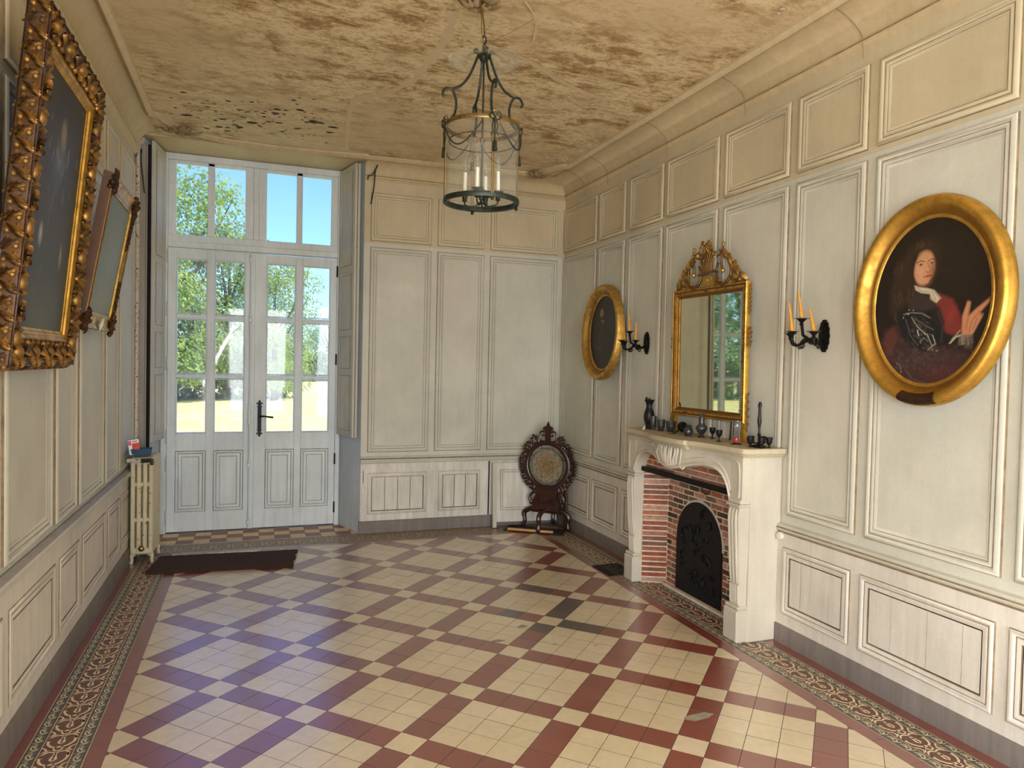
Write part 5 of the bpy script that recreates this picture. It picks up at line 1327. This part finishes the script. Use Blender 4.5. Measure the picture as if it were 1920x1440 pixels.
# frame ground: sight mouldings, cove, high back edge
PRF = [(.0,-.004),(.0,.004),(.010,.007),(.014,.014),(.026,.018),(.030,.016),(.040,.022),(.048,.022),(.056,.016),(.075,.008),(.110,.012),(.134,.030),(.142,.034),(.150,.030),(.152,.02),(.154,-.040),(.145,-.045)]
def outring(W_, H_, prof, m, parent, name):
    g = M().rings(((0, W_, 0, H_), [(-d, h) for d, h in prof]), lmap, [0]*(len(prof)-1)); return g.build(name, m, parent, smooth=40, recalc=False)
outring(W1_, H1_, PRF[:9], MT['gold'], b1, 'sight_moulding')
outring(W1_, H1_, PRF[8:], MT['golddk'], b1, 'frame')
def along_side(k, W_, H_, d):
    """k: 0 bottom,1 near/left side (u=0),2 top,3 far; yields origin fn(t), dirU(along), dirV(outward across)"""
    if k == 0: return (lambda t: (-d+t*(W_+2*d), -d)), (1,0), (0,-1), W_+2*d
    if k == 1: return (lambda t: (-d, -d+t*(H_+2*d))), (0,1), (-1,0), H_+2*d
    if k == 2: return (lambda t: (-d+t*(W_+2*d), H_+d)), (1,0), (0,1), W_+2*d
    return (lambda t: (W_+d, -d+t*(H_+2*d))), (0,1), (1,0), H_+2*d
g = M()
q = random.Random(12)
for k in range(4):
    o, al, ac, L = along_side(k, W1_, H1_, .098); n = int(L/.098)
    for i in range(n):
        t_ = (i+.5)/n; u, v = o(t_); A = (0, al[0], al[1]); C = Vector((0, ac[0], ac[1])); P = Vector((.020, u, v))
        if i % 2 == 0:    # smooth lobe with scrolled leaves round it
            g.ball(P+Vector((.004,0,0)), .034, 12, X=Matrix.Diagonal((.75, 1.0 if al[0] else .8, .8 if al[0] else 1.0, 1)))
            for sg in (-1, 1):
                acan(g, P-Vector(A)*.045*sg+C*.0, Vector(A)*sg*.2+C*.9, Vector(A), (1,0,0), .075, .034, .9, 3)
                acan(g, P-Vector(A)*.04*sg-C*.01, Vector(A)*sg*.2-C*.9, Vector(A), (1,0,0), .060, .030, .9, 3)
        else:
            for sg in (-1, 1):
                acan(g, P-Vector(A)*.01*sg-C*.035, Vector(A)*sg*.75+C*.75, C, (1,0,0), .095, .036, 1.1, 4)
            g.ball(P-C*.038+Vector((.006,0,0)), .014, 8)
            acan(g, P-C*.04, C, Vector(A), (1,0,0), .10, .030, 1.3, 3)
g.build('carved_leaf_border', MT['carve'], b1, smooth=60)
# carved outer edge of the frame: scrolls on all four outer faces
g = M()
for k in range(4):
    o, al, ac, L = along_side(k, W1_, H1_, .154); n = int(L/.05)
    for i in range(n):
        u, v = o((i+.5)/n); A = Vector((0, al[0], al[1])); C = Vector((0, ac[0], ac[1])); P = Vector((-.004, u, v))
        sg = 1 if i % 2 else -1
        acan(g, P+Vector((.028*sg,0,0))-A*.02, A*.8-Vector((sg*.8,0,0)), Vector((1,0,0)), C, .070, .030, .25, 3); g.ball(P-Vector((.016*sg,0,0))+C*.002, .012, 8)
        acan(g, P+A*.02, -A*.6+Vector((sg*.9,0,0)), A, C, .046, .026, .25, 3)
    g.tube([Vector((.034, *o(0)))+Vector((0,ac[0],ac[1]))*-.006, Vector((.034, *o(1)))+Vector((0,ac[0],ac[1]))*-.006], .005, 6)
    g.tube([Vector((-.034, *o(0))), Vector((-.034, *o(1)))], .006, 6)
g.build('carved_outer_edge', MT['carve'], b1, smooth=60)
# wires to the wall and dark strap
b2 = leanframe('framed_picture', (-.862,4.41,1.905), math.radians(9.8), 'smaller picture in a chipped gilt frame with plain brown sides, farther along the left wall', 'painting')
W2_, H2_ = .62, .66
def paintB_glare(X, Y):  # greenish-grey glare over the picture is put into its colour
    p = Paint(X, Y, (120,124,104)); p.blob(60,60,60,50,(134,138,116),.8,1); p.blob(50,10,60,20,(150,150,120),.6,1); p.speck(40,50,50,40,50,(150,152,128),5,.2,3,88); return p
rectcanvas(b2, W2_, H2_, paintB_glare, glossy, 30, 40)
outring(W2_, H2_, [(0,-.004),(0,.008),(.008,.012),(.016,.010)], MT['gold'], b2, 'sight_moulding')
outring(W2_, H2_, [(.016,.008),(.030,.004),(.06,.005),(.078,.012),(.086,.018),(.090,.018),(.092,.014)], MT['goldworn'], b2, 'frame')
outring(W2_, H2_, [(.092,.014),(.094,-.034),(.08,-.036)], MT['frwood'], b2, 'wooden_side')
g = M()
for cu, cv_ in ((-.05,-.05),(W2_+.05,-.05),(W2_+.05,H2_+.05),(-.05,H2_+.05)):
    q = random.Random(int(cu*10+cv_*7)+30)
    for k in range(30):
        a = q.uniform(0,2*pi); r_ = q.uniform(0,.065); g.ball((.012+q.uniform(-.006,.012), cu+r_*math.cos(a), cv_+r_*math.sin(a)), q.uniform(.009,.017), 6)
    for k in range(7):
        a = q.uniform(0,2*pi); acan(g, (.008, cu, cv_), (0,math.cos(a),math.sin(a)), (0,-math.sin(a),math.cos(a)), (1,0,0), .085, .024, .5, 3)
    g.build('corner_carving', MT['carvedk'], b2, smooth=60); g = M()
for ki_, v in enumerate([H2_*k/22 for k in range(1,22)]):
    if abs(v-H2_*.5) < .12:
        if ki_ == 10: g.build('leaf_carving', MT['carvedk'], b2, smooth=60); g = M()
        continue
    for k in range(4): g.ball((.010+rnd.uniform(-.004,.006), W2_+.055+rnd.uniform(-.025,.025), v+rnd.uniform(-.02,.02)), rnd.uniform(.008,.014), 6)
g.build('leaf_carving', MT['carvedk'], b2, smooth=60)
t_ = M().bbox(.0,.002,0,.085,0,.045,.0008).build('paper_tag', MT['white'], b2, loc=(.022,.30,-.10), rot=(.5,0,0))

# ================================================================== gong in its carved stand, corner
gs = empty('gong_stand', (2.785,6.575,0.012), (0,0,math.radians(-45)), 'dark carved wooden round gong stand in the far right corner', 'gong stand')
ZG = .64
g = M().lathe([(.206,-.014),(.206,.014),(.214,.020),(.226,.022),(.236,.020),(.246,.016),(.250,.008),(.250,-.008),(.246,-.016),(.226,-.022),(.214,-.020),(.206,-.014)], seg=64, X=Matrix.Translation((0,0,ZG)) @ Matrix.Rotation(pi/2,4,'X'))
g.build('ring_frame', MT['wood'], gs)
g = M()
def fret(a, L, n, w_=.011):
    # a carved scroll group rooted at ring angle a (0 = up, clockwise), length L
    c, s_ = math.sin(a), math.cos(a); R = Vector((c,0,s_)); Tn = Vector((s_,0,-c)); P = Vector((0,0,ZG))+R*.248
    for sg in (-1, 1):
        g.tube(smoothpath([P+Tn*sg*.01, P+Tn*sg*L*.5+R*L*.25, P+Tn*sg*L*.45+R*L*.8, P+Tn*sg*L*.12+R*L*.85, P+Tn*sg*L*.18+R*L*.5, P+Tn*sg*L*.32+R*L*.55],4), w_, 6)
    g.tube([P, P+R*L*.95], w_*.9, 6)
for k in range(22):
    a = math.radians(28+k*(304/21.0)); fret(a, .052+.012*((k*7) % 3)/2, k)
for sg in (-1,1):
    for a, L in ((50,.075),(83,.065),(97,.065),(115,.06),(128,.055),(30,.08)): fret(math.radians(sg*a), L, 0, .012)
# crest
for sg in (-1,1):
    g.tube(smoothpath([(sg*.005,0,ZG+.24),(sg*.08,0,ZG+.25),(sg*.088,0,ZG+.32),(sg*.06,0,ZG+.345),(sg*.035,0,ZG+.325),(sg*.045,0,ZG+.30),(sg*.060,0,ZG+.31)],4), .011, 6)
    g.tube(smoothpath([(sg*.055,0,ZG+.345),(sg*.04,0,ZG+.37),(sg*.055,0,ZG+.375)],3), .009, 6); g.tube([(sg*.02,0,ZG+.25),(sg*.022,0,ZG+.36)], .008, 6)
    g.tube(smoothpath([(sg*.10,0,ZG+.24),(sg*.135,0,ZG+.22),(sg*.150,0,ZG+.27),(sg*.165,0,ZG+.30),(sg*.14,0,ZG+.285)],4), .011, 6); g.ball((sg*.035,0,ZG+.385), .012, 8)
g.prism([(-.028,ZG+.24),(.028,ZG+.24),(.030,ZG+.34),(.045,ZG+.385),(.018,ZG+.40),(0,ZG+.445),(-.018,ZG+.40),(-.045,ZG+.385),(-.030,ZG+.34)], lambda a,b:(a,-.011,b), lambda a,b:(a,.011,b))
g.build('carved_surround', MT['wood'], gs, smooth=50)
g = M()
def lev(zs):
    b0 = len(g.v)
    for z, hx, hy in zs: g.v += [(-hx,-hy,z),(hx,-hy,z),(hx,hy,z),(-hx,hy,z)]
    for i in range(len(zs)-1):
        for q_ in range(4): l = (q_+1) % 4; g.f.append((b0+i*4+q_, b0+i*4+l, b0+i*4+4+l, b0+i*4+4+q_)); g.m.append(0)
    g.f.append((b0,b0+1,b0+2,b0+3)); g.m.append(0); e = b0+(len(zs)-1)*4; g.f.append((e,e+1,e+2,e+3)); g.m.append(0)
lev([(.165,.145,.035),(.185,.165,.045),(.205,.155,.045),(.225,.135,.035),(.235,.148,.035),(.30,.132,.030),(.34,.112,.026),(.36,.122,.030),(.385,.128,.030),(.40,.112,.022),(.44,.12,.018)])
for k in range(40): q = random.Random(k); a = q.uniform(0,6.28); g.ball((q.uniform(-.10,.10), -.032, .272+q.uniform(-.026,.026)), q.uniform(.005,.010), 6)
for sg in (-1,1): g.tube(smoothpath([(sg*.14,0,.36),(sg*.175,0,.33),(sg*.185,0,.285),(sg*.165,0,.26),(sg*.18,0,.24)],4), .014, 6)
g.build('carved_pedestal', MT['wood'], gs, smooth=35, recalc=True)
for d in ((-1,0),(1,0),(0,-1),(0,1)):
    k = .245 if d[0] else .20
    g = M().tube(smoothpath([(d[0]*.06,d[1]*.02,.185),(d[0]*k*.65,d[1]*k*.65,.190),(d[0]*k*.98,d[1]*k*.98,.145),(d[0]*k*.95,d[1]*k*.95,.07),(d[0]*k*1.0,d[1]*k*1.0,.022),(d[0]*k*1.05,d[1]*k*1.05,.025)],5), [.022]*5+[.026]*8+[.020]*8+[.022]*4+[.020], 8); g.build('leg', MT['wood'], gs)
gd = M().lathe([(0,-.010),(.05,-.010),(.052,-.006),(.160,-.006),(.172,-.002),(.177,.008),(.177,.030),(.174,.030),(.174,.010),(.168,.003),(0,-.001)], seg=56, X=Matrix.Rotation(pi/2,4,'X'))
gd = gd.build('gong', MT['gongm'], loc=(2.785,6.575,.647), rot=(0,0,math.radians(-45))); tag(gd, 'round hammered bronze gong hanging inside the carved stand', 'gong')
for sg in (-1,1): M().tube([(sg*.06,0,.165),(sg*.07,0,.212)], .0025, 5).build('cord', MT['frwood'], gd)
# board and battens under the gong stand, loose panel and leaning board behind
o = M().bbox(-.30,.30,-.12,.12,0,.010,.003).build('floor_board', MT['matdk'], loc=(2.66,6.56,.0012), rot=(0,0,math.radians(-38))); tag(o, 'thin dark board lying on the floor under the gong stand', 'board')
o = M().bbox(-.23,.23,-.014,.014,0,.020,.002).build('pine_batten', MT['pine'], loc=(2.585,6.50,.0125), rot=(0,0,math.radians(-33))); tag(o, 'pale pine batten lying on the dark board in front of the gong stand', 'batten')
lp = empty('loose_wainscot_panel', (2.285,6.765,.062), (math.radians(-7.5),math.radians(1.2),0), 'loose painted wainscot panel leaning against the far wall behind the gong', 'wainscot panel')
g = M().bbox(0,.70,0,.022,0,.60,.003); g.rings(((.075,.425,.12,.53),[(0,0),(.004,.008),(.014,.010),(.024,.0),(.028,0),(.032,.004),(.05,.002)]), lambda u,v,h:(u,-h,v), [1,0,0,0,0,0]); g.rings(((.475,.65,.12,.53),[(0,0),(.004,.008),(.014,.010),(.024,.0)]), lambda u,v,h:(u,-h,v), [1,0,0])
g.build('panel', [MT['dado_far'], MT['grime']], lp)
g = M().bbox(-.005,.035,-.008,.026,-.055,.60,.003); g.build('stile', MT['rail'], lp)
o = M().bbox(0,.028,-.085,.0,0,.54,.004).build('leaning_board', MT['board'], loc=(2.985,6.60,.0), rot=(math.radians(-4),0,math.radians(-6))); tag(o, 'narrow brown board standing upright in the corner right of the gong', 'board')

# ================================================================== doormat, radiator and what lies on it
g = M(); nx, ny = 60, 14; q = random.Random(2)
def matp(u, v):
    x0, y0 = -.767+( -.715+.767)*v, 5.974+(6.40-5.974)*v; x1, y1 = .292+(.352-.292)*v+.012*math.sin(v*14), 5.885+(6.33-5.885)*v
    return x0+(x1-x0)*u, y0+(y1-y0)*u
g.v = [(*matp(i/nx, j/ny), .028+q.uniform(-.0015,.0025)) for i in range(nx+1) for j in range(ny+1)]
g.f = [(i*(ny+1)+j,(i+1)*(ny+1)+j,(i+1)*(ny+1)+j+1,i*(ny+1)+j+1) for i in range(nx) for j in range(ny)]; g.m = [0]*len(g.f)
bd = [i*(ny+1) for i in range(nx+1)]+[nx*(ny+1)+j for j in range(1,ny+1)]+[i*(ny+1)+ny for i in range(nx-1,-1,-1)]+[j for j in range(ny-1,0,-1)]
b0 = len(g.v); g.v += [(g.v[k][0], g.v[k][1], .001) for k in bd]
for i in range(len(bd)): j = (i+1) % len(bd); g.f.append((bd[i], b0+i, b0+j, bd[j])); g.m.append(0)
o = g.build('doormat', MT['mat'], smooth=0); tag(o, 'long dark brown coir doormat lying on the tiles before the glazed door', 'doormat')

ra = empty('radiator', (-.840,6.30,0.0012), (0,0,math.radians(-2)), 'old cream cast iron column radiator against the left wall beside the door', 'radiator')
ns = 6; pitch = .060
for k in range(ns):
    y = k*pitch+.02; g = M()
    for j, x in enumerate((-.066,-.022,.022,.066)):
        g.bbox(x-.0165,x+.0165,y-.027,y+.027,.09,.83,.010)
    for z, h in ((.075,.05),(.335,.035),(.62,.035),(.800,.055)):
        g.bbox(-.083,.083,y-.024,y+.024,z,z+h,.012)
    if k in (0, ns-1):
        for sg in (-1,1):
            g.tube(smoothpath([(sg*.060,y,.10),(sg*.074,y,.06),(sg*.072,y,.03),(sg*.078,y,.0)],3), [.016]*4+[.013]*3+[.014]*3, 7)
        g.tube(smoothpath([(-.07,y,.055),(-.03,y,.088),(.03,y,.088),(.07,y,.055)],4), .010, 6)
    g.build('section', MT['rad'], ra, smooth=40)
g = M().lathe([(0,0),(.022,0),(.024,.006),(.016,.012),(.015,.018),(.008,.022),(0,.022)], seg=14, X=Matrix.Translation((0,-.004,.125)) @ Matrix.Rotation(pi/2,4,'X')); g.build('plug', MT['brass'], ra)
g = M().tube(smoothpath([(-.10,-.03,.835),(-.06,-.035,.838),(.0,-.035,.836),(.03,-.035,.835)],4), [.016]*5+[.013]*8, 8); g.build('inlet_pipe', MT['pipe'], ra)
g = M().tube([(.0,-.037,.832),(.075,-.037,.838)], [.018,.015], 8).tube([(.075,-.037,.85),(.078,-.037,.80)], .013, 8); g.build('valve', MT['bronze'], ra)
# open blue plastic box on the radiator
bx = empty('plastic_tray', (-.858,6.42,.862), (math.radians(-4),math.radians(0),math.radians(6)), 'small open blue plastic tray resting on top of the radiator', 'tray')
g = M(); L1, W1b, Hh = .15, .075, .055
pts = lambda s_, z: [(-W1b*s_,-L1*s_,z),(W1b*s_,-L1*s_,z),(W1b*s_,L1*s_,z),(-W1b*s_,L1*s_,z)]
g.add(pts(.85,0)+pts(1,Hh)+pts(.96,Hh)+pts(.81,.004), [(0,1,2,3)]+[(a*4+i,a*4+(i+1)%4,a*4+4+(i+1)%4,a*4+4+i) for a in range(3) for i in range(4)]+[(12,13,14,15)]); g.build('tray', MT['bluebox'], bx, smooth=0, recalc=True)
pk = empty('blister_pack', (-.890,6.285,.885), (math.radians(-14),math.radians(-8),math.radians(8)), 'red and white cardboard blister pack propped on the front of the blue tray', 'packaging')
g = M().bbox(-.036,.042,-.0012,.0012,0,.118,.0008); g.build('card', MT['white'], pk)
M().add([(-.036,-.0022,.075),(-.014,-.0022,.075),(-.014,-.0022,.112),(-.036,-.0022,.112)], [(0,1,2,3)]).build('pink_print', MT['pink'], pk)
M().add([(-.010,-.0022,.010),(.042,-.0022,.010),(.042,-.0022,.090),(-.010,-.0022,.090)], [(0,1,2,3)]).build('red_print', MT['red'], pk)
g = M().bbox(-.006,.036,-.012,-.0014,.02,.070,.006); g.build('blister', MT['red'], pk)
g = M()
for i, (a, b) in enumerate(((-.004,.012),(.004,.020),(.018,.030))): g.add([(a,-.0024,.099+.0*i),(b,-.0024,.099),(b,-.0024,.106),(a,-.0024,.106)], [(0,1,2,3)])
g.build('green_print', MT['green'], pk)
# porcelain switch
o = M().lathe([(0,0),(.022,0),(.024,.004),(.023,.022),(.018,.026),(0,.026)], seg=20, X=Matrix.Rotation(-pi/2,4,'Y')); 
for a in (0,2.1,4.2): o.ball((-.027, .009*math.cos(a), .009*math.sin(a)), .0025, 6)
o = o.build('porcelain_socket', MT['ceramic'], loc=(3.038,3.478,.655)); tag(o, 'round white porcelain socket on the dado right beside the fireplace', 'socket')
